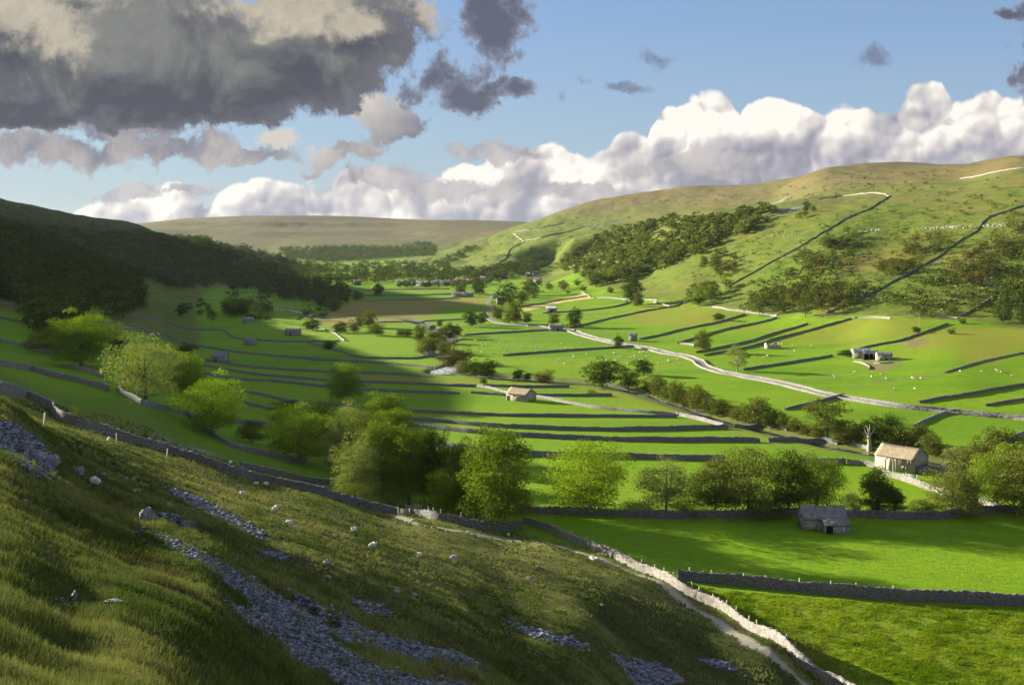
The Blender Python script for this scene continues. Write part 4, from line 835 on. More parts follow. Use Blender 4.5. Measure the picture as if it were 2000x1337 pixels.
TL = [ # kind, base u,y, height px, width px, label
 ('ash_bright',157,716,98,110,'bright yellow-green round tree, leftmost of the lit trees'),
 ('willow_pale',285,780,120,135,'broad pale olive tree, second of the lit trees from the left'),
 ('ash_bright2',366,776,80,72,'small bright lime tree between the broad pale tree and the fourth lit tree'),
 ('ash_bright',416,850,108,112,'yellow-green tree with dark trunk over the winding wall, fourth lit tree'),
 ('ash_bright',583,902,102,118,'bright dense round tree left of the big tree cluster'),
 ('oak_dark',622,880,92,66,'dark tree behind the bright round tree left of the cluster'),
 ('oak_dark',560,830,42,60,'low dark crown behind the wall left of the cluster'),
 ('ash_bright2',675,787,72,68,'lone round tree standing in the dim terrace fields'),
 ('ash_mid',745,878,104,88,'tall mid-green tree at the back of the big tree cluster'),
 ('willow_pale',680,880,92,70,'grey pale wispy tree at the back left of the cluster'),
 ('willow_pale',692,972,120,84,'pale straggly tree at the left front of the big cluster'),
 ('ash_mid',745,975,142,98,'tall green tree in the left middle of the big cluster'),
 ('ash_mid',798,985,142,84,'tall green tree in the middle of the big cluster'),
 ('oak_dark',842,985,134,66,'dark tree near the right end of the big cluster'),
 ('ash_bright2',868,1006,82,72,'small fresh-green tree in front of the dark wall and gate'),
 ('ash_mid',905,990,124,70,'green tree tucked behind the tallest tree'),
 ('ash_mid',968,1032,184,122,'tallest tree, ivy-trunked, in front of the dark wall'),
 ('olive_broad',722,925,110,90,'olive tree in the heart of the big cluster, behind the front trees'),
 ('ash_mid',772,900,96,80,'green tree at the back right of the big cluster'),
 ('willow_pale',664,925,96,72,'pale thin tree on the left side of the big cluster'),
 ('ash_mid',835,940,92,70,'green tree behind the dark one at the right end of the big cluster'),
 ('ash_mid',930,1010,120,72,'green tree close on the left of the tallest tree'),
 ('bush_olive',760,985,34,90,'undergrowth beneath the middle of the big cluster'),
 ('bush_olive',690,978,30,70,'undergrowth beneath the left of the big cluster'),
 ('bush_rust',1020,1000,30,50,'low brambles behind the wall right of the tallest tree'),
 ('bush_olive',1240,1003,22,60,'low hedge scrub between the bright tree and the pale round tree'),
 ('bush_rust',1345,1006,26,70,'brambles at the wall between the pale round tree and the olive pair'),
 ('bush_rust',1500,1008,30,80,'dark undergrowth behind the wall left of the near barn'),
 ('bush_rust',1800,1006,24,60,'brambles behind the wall between the pointed tree and the round olive tree'),
 ('oak_bright',1140,997,120,166,'wide bright spreading tree right of the tallest tree'),
 ('willow_pale',1300,1000,100,112,'pale grey-green round tree right of the wide bright tree'),
 ('olive_broad',1398,1000,98,88,'left half of the broad olive pair behind the near barn'),
 ('olive_broad',1462,1004,124,136,'big broad olive tree behind the near barn'),
 ('oak_dark',1540,1002,110,76,'dark tree directly behind the near barn roof'),
 ('oak_mid',1596,1000,108,92,'green tree right of the dark tree behind the near barn'),
 ('bush_pale',1664,1000,38,36,'small pale bush between the near barn and the dark conical tree'),
 ('cone_dark',1714,1004,84,84,'dark pointed tree in front of the big pale barn'),
 ('cone_dark',1748,1002,46,50,'low dark bush at the right foot of the pointed tree'),
 ('olive_broad',1860,1004,84,100,'round olive tree on the wall right of the pointed tree'),
 ('oak_dark',1890,1003,58,44,'dark shaded tree joined to the right of the round olive tree'),
 ('oak_mid',1948,992,112,96,'large green tree over the lane at the right edge'),
 ('olive_broad',2010,1010,132,110,'tree cut by the right edge of the picture, above the field wall'),
 ('mid_olive',1905,960,70,90,'broad bush tree left of the large lane tree'),
 ('open_oak',1614,859,76,82,'open-crowned tree with bare trunk above the terrace fields'),
 ('mid_olive',1655,866,42,44,'small tree right of the open-crowned tree'),
 ('oak_dark',1738,872,56,66,'dark domed tree behind the big pale barn, left'),
 ('mid_olive',1782,880,50,62,'olive tree behind the big pale barn, middle'),
 ('mid_olive',1818,888,42,48,'lower olive tree behind the big pale barn, right'),
 ('bush_pale',1875,905,34,44,'grey bush at the left of the russet-topped tree'),
 ('mid_rust',1915,912,56,36,'russet-topped tree among the right-hand river bushes'),
 ('mid_olive',1952,900,66,60,'tree beside the broken wall at the right edge'),
 ('mid_olive',1975,935,60,70,'tree behind the lane tree at the right edge'),
 ('bush_olive',1925,930,36,60,'low bush under the russet-topped tree'),
 ('mid_dark',1175,756,52,68,'big dark domed tree in the river meadow'),
 ('mid_olive',1228,760,38,38,'smaller rounder tree right of the dark domed tree'),
 ('mid_dark',1257,732,30,36,'dark tree alone in the sheep field above the domed tree'),
 ('mid_olive',1374,688,44,33,'upright oak at the folded wall corner'),
 ('thin_pale',1440,724,46,42,'bare thin-crowned tree beside the lane'),
 ('mid_dark',1207,680,24,18,'small dark tree beside the near edge of the lane'),
 ('mid_dark',1123,640,36,29,'isolated dark tree right of the dark roadside barn'),
 ('mid_olive',1081,634,24,20,'small tree in front of the white-roofed shed'),
 ('mid_dark',921,638,30,25,'left of two dark trees beside the lane bend'),
 ('mid_dark',941,634,24,20,'right of two dark trees beside the lane bend'),
 ('mid_olive',1008,634,48,26,'tallest of the trees at the lane by the straw field'),
 ('mid_olive',994,632,30,22,'left companion of the tall lane tree by the straw field'),
 ('mid_rust',972,624,28,22,'brownish tree at the bend of the lane'),
 ('mid_olive',1029,632,24,16,'small tree right of the tall lane tree by the straw field'),
 ('mid_dark',1238,596,52,36,'tall dark tree between the two pale walls on the slope'),
 ('mid_olive',1246,600,30,18,'lighter small tree in front of the tall dark tree on the slope'),
 ('mid_rust',1193,572,12,13,'tiny russet bush left of the tall dark slope tree'),
 ('mid_dark',1165,560,26,30,'dark tree at the lower corner of the flank wood'),
 ('mid_dark',936,576,26,27,'round dark tree right of the far farm buildings'),
 ('mid_olive',899,574,20,24,'round tree just above the far farm buildings'),
 ('mid_dark',738,578,24,19,'single tree left in the far village fields'),
 ('mid_olive',698,586,18,22,'pale tree at the edge of the brown marsh'),
 ('mid_olive',722,640,34,26,'left riverside tree above the bright strip'),
 ('mid_rust',704,638,28,22,'russet riverside tree above the bright strip'),
 ('mid_olive',735,655,24,34,'low riverside tree below the russet one'),
 ('mid_olive',650,606,24,36,'lit round tree in the shaded valley bottom'),
 ('mid_dark',610,645,20,34,'dark bushes in the shaded valley bottom'),
 ('mid_dark',642,682,16,23,'round dark bush on the dim curving wall'),
 ('mid_rust',690,648,22,26,'brown bush beside the river in half shade'),
 ('mid_dark',665,650,20,28,'dark bush beside the river in half shade'),
 ('mid_olive',820,668,34,26,'left tree of the river bend group'),
 ('mid_olive',838,690,32,44,'front tree of the river bend group'),
 ('mid_rust',852,672,28,34,'brown tree behind the river bend group'),
 ('mid_dark',878,664,30,34,'dark tree at the right of the river bend group'),
 ('mid_dark',893,658,22,20,'small dark tree ending the river bend group'),
 ('mid_olive',782,656,14,16,'left of two small round bushes in the lit strip'),
 ('mid_olive',796,657,15,20,'right of two small round bushes in the lit strip'),
 ('mid_olive',858,638,14,11,'tiny sapling above the river bend'),
 ('mid_dark',845,644,9,14,'low dark scrub above the river bend'),
 ('mid_olive',870,692,26,26,'green tree overhanging the river below the bend'),
 ('mid_rust',898,714,38,44,'brown-crowned tree above the white rapids'),
 ('mid_rust',882,716,30,36,'russet bush left above the white rapids'),
 ('mid_olive',908,732,28,44,'olive bush right of the white rapids'),
 ('mid_dark',930,736,30,32,'dark bush right of the white rapids'),
 ('mid_dark',952,738,34,36,'taller dark bush nearest the bright meadow'),
 ('mid_dark',1012,742,20,22,'left dark bush on the meadow ditch'),
 ('mid_dark',1030,743,15,16,'small bush in the middle of the meadow ditch'),
 ('mid_rust',1062,746,22,38,'brown rounded bush at the right of the meadow ditch'),
 ('mid_olive',945,750,14,14,'tiny green bush at the end of the pale wall'),
 ('bush_olive',1156,772,10,20,'low scrub in the grass right of the dark strip wall'),
 ('mid_dark',1403,626,14,22,'dark bush on the ragged wall rising from the square barn'),
 ('mid_olive',1797,866,40,30,'slim tree behind the big pale barn'),
 ('mid_dark',1790,650,12,16,'lone dark bush on the crooked pasture wall'),
 ('mid_rust',1858,652,11,15,'lone round bush in the ochre pasture'),
 ('mid_dark',1655,697,14,26,'dark bush left of the farm buildings'),
 ('mid_rust',1880,632,10,14,'tiny round bush right of the foot wall'),
 ('bush_rust',492,866,40,58,'dark russet bush below the fourth lit tree'),
 ('bush_rust',85,690,42,60,'dark bush behind the leftmost lit tree'),
 ('oak_dark',140,690,50,80,'dark tree behind the leftmost lit tree'),
 ('bush_olive',150,832,32,30,'thin bush beside the curved wall on the left slope'),
 ('mid_dark',360,705,32,36,'dark tree behind the broad pale lit tree'),
 ('mid_dark',228,690,34,26,'dark tree right of the leftmost lit tree'),
]
for k, u, y, h, w, lab in TL:
    tree(k, u, y, h, w, lab, cat='bush' if k.startswith('bush') or ' bush' in lab or 'scrub' in lab else 'tree')
# riverside belt on the right: one after another
belt = [(1268,766,26,30,'mid_rust'),(1285,776,44,34,'mid_olive'),(1305,784,34,34,'mid_olive'),(1322,790,46,36,'mid_olive'),(1342,796,38,32,'mid_rust'),(1362,804,52,44,'mid_olive'),(1384,808,34,32,'mid_olive'),(1402,812,34,32,'mid_olive'),(1420,812,22,24,'mid_rust'),(1440,820,24,36,'mid_olive'),(1462,826,40,34,'mid_olive'),(1484,828,52,50,'mid_olive'),(1506,836,36,34,'mid_dark'),(1530,838,30,30,'mid_olive'),(1552,844,26,30,'mid_olive'),(1576,850,26,28,'mid_rust'),(1598,856,26,26,'mid_olive'),(1640,866,30,34,'mid_olive'),(1676,866,36,26,'mid_olive'),(1700,868,46,30,'mid_dark'),(1716,866,34,28,'mid_dark'),(1760,878,34,40,'mid_dark'),(1836,892,22,24,'mid_olive'),(1855,898,20,26,'mid_olive'),(1890,915,34,34,'mid_olive')]
for i, (u, y, h, w, k) in enumerate(belt):
    tree(k, u, y, h, w, 'one of the low trees crowding the river bank between the meadow and the big barn', 'riverside belt of trees')
# dead tree
def dead_tree(u, y, hpx):
    X, Y, z = G(u, y); H = hpx*Y/FPX; rs = np.random.RandomState(5)
    root = bpy.data.objects.new('dead_tree', None); COL.objects.link(root); root.location = (X, Y, z)
    tag(root, 'pale barkless dead tree with stubby forked limbs behind the big barn', 'tree')
    tv, tq = tube([(0,0,-.3),(0.05,0,H*.3),(-.1,.1,H*.55),(0.1,0,H*.72)], [.75,.55,.5,.28], 9); link('trunk', new_mesh('trunk', tv, quads=tq, mats=[MBARKP], smooth_=True), root)
    for a, e in (((0,0,H*.5),(-1.5,.3,H*.85)),((0,0,H*.55),(1.7,-.2,H*.9)),((0,0,H*.62),(.3,.6,H*1.0)),((-.1,0,H*.45),(-2.0,-.5,H*.65)),((0,0,H*.66),(-.7,0,H*.97))):
        m_ = [(a[i]+e[i])/2 for i in range(3)]; m_[2] -= .25
        v, q = tube([a, m_, e], [.26, .17, .05], 6); link('limb', new_mesh('limb', v, quads=q, mats=[MBARKP], smooth_=True), root)
dead_tree(1698, 880, 52)

# ---- small scattered hillside trees: one mesh with two materials each
SMALL = {}
def small_kind(name, color, seed, n=800, leaf=0.75, W=9, shape='round', base=0.6):
    LV, LQ, lv, TV, TQ = tree_data(seed=seed, W=W, base=base, nclump=16, nleaf=n, leaf=leaf, clump=.28, shape=shape, trunk_r=.25)
    V = np.concatenate([LV, TV]); Q = np.concatenate([LQ, TQ+len(LV)])
    me = new_mesh('tree', V, quads=Q, mats=[LEAF[color], MBARK], matidx=[0]*len(LQ)+[1]*len(TQ))
    at = me.attributes.new('v', 'FLOAT', 'POINT'); at.data.foreach_set('value', np.concatenate([np.repeat(lv, 4), np.zeros(len(TV))]).astype(np.float32)); SMALL[name] = me
for i, c in enumerate(['olive', 'olive', 'mid', 'dark', 'dark', 'rust', 'mid']): small_kind('s%d' % i, c, 40+i)
small_kind('b0', 'olive', 60, 400, 1.0, 15, 'bush', .2); small_kind('b1', 'rust', 61, 400, 1.0, 15, 'bush', .2); small_kind('b2', 'dark', 62, 400, 1.0, 14, 'bush', .2)
def rand_in(poly, n, rs):
    px = np.array(poly, float); lo = px.min(0); hi = px.max(0); out = []
    while len(out) < n:
        p = lo+(hi-lo)*rs.rand(200, 2); m = in_poly(p[:, 0], p[:, 1], poly); out += list(p[m])
    return out[:n]
def scatter(poly, n, kinds, h, label, group, seed, cat='tree', name='tree', hvar=.35):
    rs = np.random.RandomState(seed)
    for u, y in rand_in(poly, n, rs):
        X, Y, z = G(u, y); o = link(name, SMALL[kinds[rs.randint(len(kinds))]], None, (X, Y, z-0.2), rs.rand()*6.28)
        s = h*(1+hvar*(rs.rand()*2-1))/10; o.scale = (s*rs.uniform(.8, 1.25), s*rs.uniform(.8, 1.25), s); tag(o, label, cat, group)
K1 = ['s0', 's1', 's2', 's3', 's5', 's0']; KB = ['b0', 'b1', 'b2', 's0']
scatter([(1350,604),(1345,575),(1400,560),(1440,548),(1450,570),(1400,600)], 11, ['s0','s3','s2'], 13, 'tree in the dark clump at the lower end of the long hill wall', 'clump at the foot of the long hill wall', 1)
scatter([(1440,612),(1450,590),(1520,575),(1600,560),(1690,560),(1672,600),(1610,622),(1530,618)], 38, K1, 11, 'tree of the loose wood between the two climbing hill walls, above the pale foot wall', 'loose wood at the hill foot', 2)
scatter([(1372,545),(1375,510),(1420,492),(1465,500),(1450,530),(1410,545)], 14, K1, 9, 'tree of the thin group left of the long hill wall', 'thin group left of the long hill wall', 3)
scatter([(1535,548),(1560,505),(1640,465),(1660,480),(1600,525),(1570,552)], 20, K1, 9, 'tree of the slanting belt right of the long hill wall', 'slanting belt right of the long hill wall', 4)
scatter([(1640,480),(1640,458),(1690,452),(1690,470)], 6, K1, 8, 'tree of the small knot high on the hill between the walls', 'small knot between the hill walls', 5)
scatter([(1700,560),(1720,530),(1790,470),(1850,460),(1860,480),(1800,520),(1740,556)], 30, ['s0','s1','s5','b0','b1'], 8, 'tree of the brownish belt along the second hill wall', 'brownish belt along the second hill wall', 6)
scatter([(1850,560),(1870,520),(1950,470),(2010,440),(2015,520),(1960,545),(1900,570)], 26, ['s0','s1','s5','b0','b1'], 9, 'tree scattered on the slope right of the second hill wall', 'scattered trees near the right edge', 7)
scatter([(1935,632),(1925,605),(1960,580),(2010,565),(2015,640),(1960,640)], 12, ['s3','s4','s0'], 14, 'tree of the dark clump at the right edge at the hill foot', 'dark clump at the right edge', 8)
scatter([(1725,618),(1760,600),(1850,606),(1870,618),(1800,622)], 10, KB, 5, 'small dark bush along the foot of the open hillside', 'bushes along the hill foot', 9, 'bush', 'bush')
scatter([(1700,410),(1780,380),(2000,360),(2000,440),(1900,430),(1780,440)], 16, KB, 3.0, 'tiny dark bush dotted over the upper hillside', 'bushes dotted over the upper hillside', 10, 'bush', 'bush')
scatter([(1720,372),(1800,350),(1860,352),(1840,364),(1760,380)], 9, KB, 3.5, 'dark bracken clump on the bench below the skyline', 'bushes on the upper bench', 11, 'bush', 'bush')
scatter([(1065,572),(1040,545),(1120,555),(1240,545),(1250,560),(1120,575)], 14, K1, 8, 'small tree on the slope below the flank wood', 'small trees below the flank wood', 12)
scatter([(975,600),(985,575),(1040,570),(1045,590),(1000,602)], 11, ['s2','s0','s3'], 13, 'tree of the grove above the straw field', 'grove above the straw field', 13)
scatter([(1545,415),(1570,405),(1600,415),(1590,430),(1550,430)], 5, ['s3','s0'], 9, 'tree beside the pale scar at the top of the flank wood', 'trees beside the pale scar', 14)
scatter([(440,628),(450,600),(540,608),(550,630)], 16, ['s3','s4'], 12, 'tree of the dark copse beside the upper shaded barn', 'dark copse in the shaded fields', 15)
scatter([(330,610),(380,598),(440,612),(430,635),(340,630)], 10, ['s3','s4','s0'], 8, 'dark tree dotted in the shaded fields left of the copse', 'dark trees dotted in the shade', 16)
scatter([(560,625),(640,600),(690,605),(640,618),(600,632)], 8, ['s3','s4'], 9, 'dark tree by the shaded upstream river', 'dark trees by the upstream river', 17)

# ---- woods that read as one mass
def wood(name, label, polys, seed, nleaf=110, sink=.6, mw=None):
    rs = np.random.RandomState(seed); protos = []
    for i in range(6):
        LV, LQ, lv, TV, TQ = tree_data(seed=100+i+seed, W=9.5, base=0.4, nclump=12, nleaf=nleaf, leaf=1.5, clump=.30); protos.append((LV, lv))
    V = []; A = []
    for poly, n, h in polys:
        for u, y in rand_in(poly, n, rs):
            X, Y, z = G(u, y); LV, lv = protos[rs.randint(6)]; s = h*(0.65+0.7*rs.rand())/10; an = rs.rand()*6.28; c, s_ = math.cos(an), math.sin(an)
            P2 = LV*s; P2 = np.column_stack([P2[:, 0]*c-P2[:, 1]*s_, P2[:, 0]*s_+P2[:, 1]*c, P2[:, 2]])+[X, Y, z-sink]
            V.append(P2); A.append(np.clip(np.repeat(lv, 4)*0.45+0.85*rs.rand()-.2, 0, 1))
    V = np.concatenate(V); A = np.concatenate(A)
    me = new_mesh(name, V, quads=np.arange(len(V)).reshape(-1, 4), mats=[mw or MWOODS]); at = me.attributes.new('v', 'FLOAT', 'POINT'); at.data.foreach_set('value', A.astype(np.float32))
    return tag(link(name, me), label, 'wood', None, 'stuff')
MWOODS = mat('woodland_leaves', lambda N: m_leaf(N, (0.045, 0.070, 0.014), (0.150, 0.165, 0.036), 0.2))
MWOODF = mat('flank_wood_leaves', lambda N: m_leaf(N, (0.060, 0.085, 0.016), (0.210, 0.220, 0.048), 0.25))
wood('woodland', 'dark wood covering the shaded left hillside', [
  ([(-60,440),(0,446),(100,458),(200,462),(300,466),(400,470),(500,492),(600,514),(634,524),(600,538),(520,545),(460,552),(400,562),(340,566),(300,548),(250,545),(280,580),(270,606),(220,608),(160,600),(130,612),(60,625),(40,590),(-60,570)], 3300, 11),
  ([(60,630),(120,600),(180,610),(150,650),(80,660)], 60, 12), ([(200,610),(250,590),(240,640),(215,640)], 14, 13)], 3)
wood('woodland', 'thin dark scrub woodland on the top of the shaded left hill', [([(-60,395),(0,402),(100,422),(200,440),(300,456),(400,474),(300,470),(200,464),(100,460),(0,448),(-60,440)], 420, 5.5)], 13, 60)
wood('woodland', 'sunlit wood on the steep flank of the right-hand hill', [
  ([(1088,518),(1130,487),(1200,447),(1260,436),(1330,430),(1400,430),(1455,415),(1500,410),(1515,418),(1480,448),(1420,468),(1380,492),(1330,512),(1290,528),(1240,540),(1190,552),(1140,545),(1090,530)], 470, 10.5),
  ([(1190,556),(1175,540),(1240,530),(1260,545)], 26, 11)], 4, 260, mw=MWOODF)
wood('woodland', 'wood along the steep left edge of the green middle spur', [
  ([(840,520),(880,500),(925,482),(935,486),(900,506),(870,526)], 110, 10), ([(905,545),(960,530),(1060,505),(1090,520),(1020,535),(960,548)], 130, 11)], 5)
wood('woodland', 'blue-green wood band at the foot of the far moor', [
  ([(545,487),(620,485),(700,484),(800,486),(855,486),(845,503),(800,503),(720,508),(640,514),(560,505)], 1500, 13), ([(780,480),(840,474),(850,480),(800,484)], 60, 12)], 6, 60)
wood('woodland', 'valley-bottom woods and hedges around the far village', [
  ([(640,548),(700,540),(760,532),(830,524),(900,530),(1000,523),(1050,510),(1070,525),(1030,540),(960,548),(900,548),(860,552),(800,550),(700,556),(640,556)], 330, 13),
  ([(520,536),(600,520),(660,515),(760,515),(840,512),(830,526),(740,530),(640,540)], 260, 10),
  ([(520,540),(640,545),(640,556),(600,556)], 60, 10),
  ([(510,560),(560,556),(640,560),(680,575),(690,592),(650,600),(600,592),(540,585),(500,575)], 170, 12),
  ([(480,545),(560,548),(600,556),(520,562),(440,570)], 100, 12)], 7)

scatter([(862,566),(880,552),(930,546),(1000,540),(1000,548),(930,562)], 34, ['s2','s4','s0'], 10, 'tree standing among the village houses', 'trees among the village houses', 18)
scatter([(770,562),(770,556),(860,556),(860,563)], 14, ['s2','s4','s0'], 9, 'tree in front of the long village terrace', 'trees by the long village terrace', 19)

# ================================================================= buildings
def boxm(x0, x1, y0, y1, z0, z1):
    v = [(x, y, z) for z in (z0, z1) for y in (y0, y1) for x in (x0, x1)]
    f = [(0,2,3,1),(4,5,7,6),(0,1,5,4),(2,6,7,3),(0,4,6,2),(1,3,7,5)]; return np.array(v, float), f
def mb(parts):
    V = []; F = []; o = 0
    for v, f in parts: V.append(v); F += [tuple(i+o for i in q) for q in f]; o += len(v)
    return np.concatenate(V), F
def part(name, parts, m, parent, label=None):
    V, F = mb(parts); o = link(name, new_mesh(name, V, faces=F, mats=[m]), parent)
    if label: o['label'] = label
    return o
def root_at(name, u, y, rz, label, cat, group=None, dz=0.0):
    X, Y, z = G(u, y); r = bpy.data.objects.new(name, None); COL.objects.link(r); r.location = (X, Y, z+dz); r.rotation_euler = (0, 0, R(rz)); tag(r, label, cat, group); return r
def prism(L, W, he, hr, x0=0, y0=0, zb=-0.6):
    """gabled solid, ridge along x; near corner-left at (x0,y0), runs to +x,+y"""
    v = [(x0,y0,zb),(x0+L,y0,zb),(x0+L,y0+W,zb),(x0,y0+W,zb),(x0,y0,he),(x0+L,y0,he),(x0+L,y0+W,he),(x0,y0+W,he),(x0,y0+W/2,hr),(x0+L,y0+W/2,hr)]
    return np.array(v, float), [(0,3,2,1),(0,1,5,4),(2,3,7,6),(1,2,6,9,5),(3,0,4,8,7),(4,5,9,8),(6,7,8,9)]
def roof_pts(L, W, he, hr, x0=0, y0=0, ov=0.25, th=0.16):
    out = []; sl_ = (hr-he)/(W/2)
    for sgn in (0, 1):
        ya = y0-ov if sgn == 0 else y0+W+ov; za = he-ov*sl_; yb = y0+W/2
        a = [(x0-ov*.6,ya,za+.02),(x0+L+ov*.6,ya,za+.02),(x0+L+ov*.6,yb,hr+.02),(x0-ov*.6,yb,hr+.02)]
        nu = 5; V = []; rs = np.random.RandomState(int(L*10+sgn))
        nx = 13
        for j in range(nu):
            for i in range(nx):
                fx = i/(nx-1); fy = j/(nu-1); x = a[0][0]+(a[1][0]-a[0][0])*fx; yy = ya+(yb-ya)*fy; z = a[0][2]+(a[3][2]-a[0][2])*fy - 0.10*math.sin(math.pi*fx)*fy + 0.02*rs.randn()
                V.append((x, yy, z+th))
        top = len(V); V += [(x, y, z-th) for x, y, z in V]
        F = []
        for j in range(nu-1):
            for i in range(nx-1):
                k = j*nx+i; F.append((k,k+1,k+nx+1,k+nx)); F.append((top+k,top+k+nx,top+k+nx+1,top+k+1))
        rim = [i for i in range(nx)]+[nx*(j+1)+nx-1 for j in range(nu-1)]+[nx*(nu-1)+i for i in range(nx-2,-1,-1)]+[nx*j for j in range(nu-2,0,-1)]
        for q in range(len(rim)): p, r_ = rim[q], rim[(q+1) % len(rim)]; F.append((p, p+top, r_+top, r_))
        out.append((np.array(V, float), F))
    return out
def gabled(name, u, y, rz, L, W, he, hr, label, cat='barn', wm=None, rm=None, opens=(), group=None, chimney=False, anchor='left'):
    r = root_at(name, u, y, rz, label, cat, group)
    if anchor == 'right': r.location = (r.location.x-L*math.cos(R(rz)), r.location.y-L*math.sin(R(rz)), r.location.z)
    part('wall', [prism(L, W, he, hr)], wm or MBARN2, r)
    rf = part('roof', roof_pts(L, W, he, hr), rm or MSLATE_D, r)
    for (kind, face, a, b, z0, z1) in opens:       # openings: real frames standing proud of recess-dark panels
        d = 0.035
        if face == 'front': box = boxm(a, b, -d, 0.3, z0, z1); fr = [boxm(a-.16, a, -.07, .2, z0, z1+.2), boxm(b, b+.16, -.07, .2, z0, z1+.2), boxm(a, b, -.07, .2, z1, z1+.2)]
        elif face == 'right': box = boxm(L-.3, L+d, a, b, z0, z1); fr = [boxm(L-.2, L+.07, a-.16, a, z0, z1+.2), boxm(L-.2, L+.07, b, b+.16, z0, z1+.2), boxm(L-.2, L+.07, a, b, z1, z1+.2)]
        else: box = boxm(-d, .3, a, b, z0, z1); fr = [boxm(-.07, .2, a-.16, a, z0, z1+.2), boxm(-.07, .2, b, b+.16, z0, z1+.2), boxm(-.07, .2, a, b, z1, z1+.2)]
        o = part('window' if kind == 'window' else 'door', [box], MDARK if kind in ('window', 'open') else (MBLUE if kind == 'blue' else MWOOD), r)
        part('frame', fr, wm or MBARN2, o)
    if chimney:
        part('chimney', [boxm(.2, .9, W/2-.4, W/2+.4, hr-.6, hr+.9)], MBARN2, rf)
    return r
# near field barn with lean-to (dark slates)
b1 = root_at('field_barn', 1569, 1036, -3, 'small grey stone barn with sagging dark roof and front lean-to in the nearest bright field', 'barn')
part('wall', [prism(9.0, 5.6, 2.5, 4.5)], MBARN2, b1)
part('roof', roof_pts(9.0, 5.6, 2.5, 4.5), MSLATE_D, b1)
lv_ = np.array([(3.9,-2.0,-.6),(9.0,-2.0,-.6),(9.0,-.003,-.6),(3.9,-.003,-.6),(3.9,-2.0,1.65),(9.0,-2.0,1.65),(9.0,-.003,2.5),(3.9,-.003,2.5)], float)
part('lean_to', [(lv_, [(0,3,2,1),(0,1,5,4),(1,2,6,5),(2,3,7,6),(3,0,4,7),(4,5,6,7)])], MBARN2, b1)
lr = np.array([(3.7,-2.25,1.62),(9.15,-2.25,1.62),(9.15,-.20,2.62),(3.7,-.20,2.62)], float); lr2 = lr+[0,0,.17]
part('lean_to_roof', [(np.concatenate([lr, lr2]), [(0,3,2,1),(4,5,6,7),(0,1,5,4),(1,2,6,5),(2,3,7,6),(3,0,4,7)])], MSLATE_D, b1)
dd = part('door', [boxm(4.2, 5.6, -2.04, -1.7, 0, 1.5)], MDARK, b1); part('frame', [boxm(4.05, 4.2, -2.08, -1.8, 0, 1.62), boxm(5.6, 5.75, -2.08, -1.8, 0, 1.62)], MWOODP, dd)
part('door', [boxm(7.5, 7.95, -2.04, -1.7, .3, 1.55)], MBLUE, b1, 'narrow pale blue door')
part('door', [boxm(0.8, 2.6, -.04, .3, 0, 1.9)], MBARN, b1, 'walled-up pale doorway')
part('window', [boxm(-.04, .3, 1.6, 2.3, 2.2, 3.0)], MDARK, b1)
# big pale barn
b2 = gabled('field_barn', 1709, 914, -47, 10.8, 7.8, 3.7, 6.1, 'big pale stone barn with tan slate roof and tall arched doorway', wm=MBARN, rm=MSLATE, opens=[('window','front',9.2,9.8,2.6,3.3),('window','front',7.6,8.4,.9,1.5),('open','right',0.9,2.0,-.2,2.0),('open','right',3.0,3.9,-.2,1.9)])
an = np.linspace(0, math.pi, 9); arch = [(4.0+1.0*math.cos(a), 2.4+1.0*math.sin(a)) for a in an]
poly = [(5.0,-.3)]+arch+[(3.0,-.3)]
def extr(poly, y0, y1): n = len(poly); return np.array([(x,y0,z) for x, z in poly]+[(x,y1,z) for x, z in poly], float), [tuple(range(n)), tuple(range(2*n-1,n-1,-1))]+[(i,i+n,(i+1)%n+n,(i+1)%n) for i in range(n)]
dd = part('door', [extr(poly, -.04, .3)], MWOODP, b2, 'tall arched wooden doorway')
part('frame', [(lambda o, i_: (np.array([(x,yy,z) for yy in (-.09,.2) for x, z in o+i_], float), [(k,k+1,k+1+len(o),k+len(o)) for k in range(len(o)-1)]+[(k+2*len(o)+len(o),k+1+3*len(o),k+1+2*len(o),k+2*len(o)) for k in range(len(o)-1)]+[(k,k+2*len(o),k+1+2*len(o),k+1) for k in range(len(o)-1)]+[(k+len(o),k+1+len(o),k+1+3*len(o),k+3*len(o)) for k in range(len(o)-1)]))([(5.25,-.3)]+[(4.0+1.25*math.cos(a), 2.4+1.25*math.sin(a)) for a in an]+[(2.75,-.3)], [(5.0,-.3)]+arch+[(3.0,-.3)])], MBARN, dd)
part('drainpipe', [boxm(5.9, 6.0, -.12, -.02, 0, 3.8)], MWOOD, b2)
part('outshut', [(np.array([(10.81,.6,-.6),(12.9,.6,-.6),(12.9,6.5,-.6),(10.81,6.5,-.6),(10.81,.6,1.9),(12.9,.6,1.5),(12.9,6.5,1.5),(10.81,6.5,1.9)], float), [(0,3,2,1),(0,1,5,4),(1,2,6,5),(2,3,7,6),(3,0,4,7),(4,5,6,7)])], MSTONE_D, b2)
# long barn in the middle fields
gabled('field_barn', 989, 781, -38, 9.6, 6.0, 2.7, 4.6, 'long low stone barn with tan roof alone among the striped terrace fields', wm=MBARN, rm=MSLATE, opens=[('open','front',.4,1.3,0,1.7),('window','front',3.2,3.6,1.7,2.3),('window','front',6.2,6.7,1.6,2.2)])
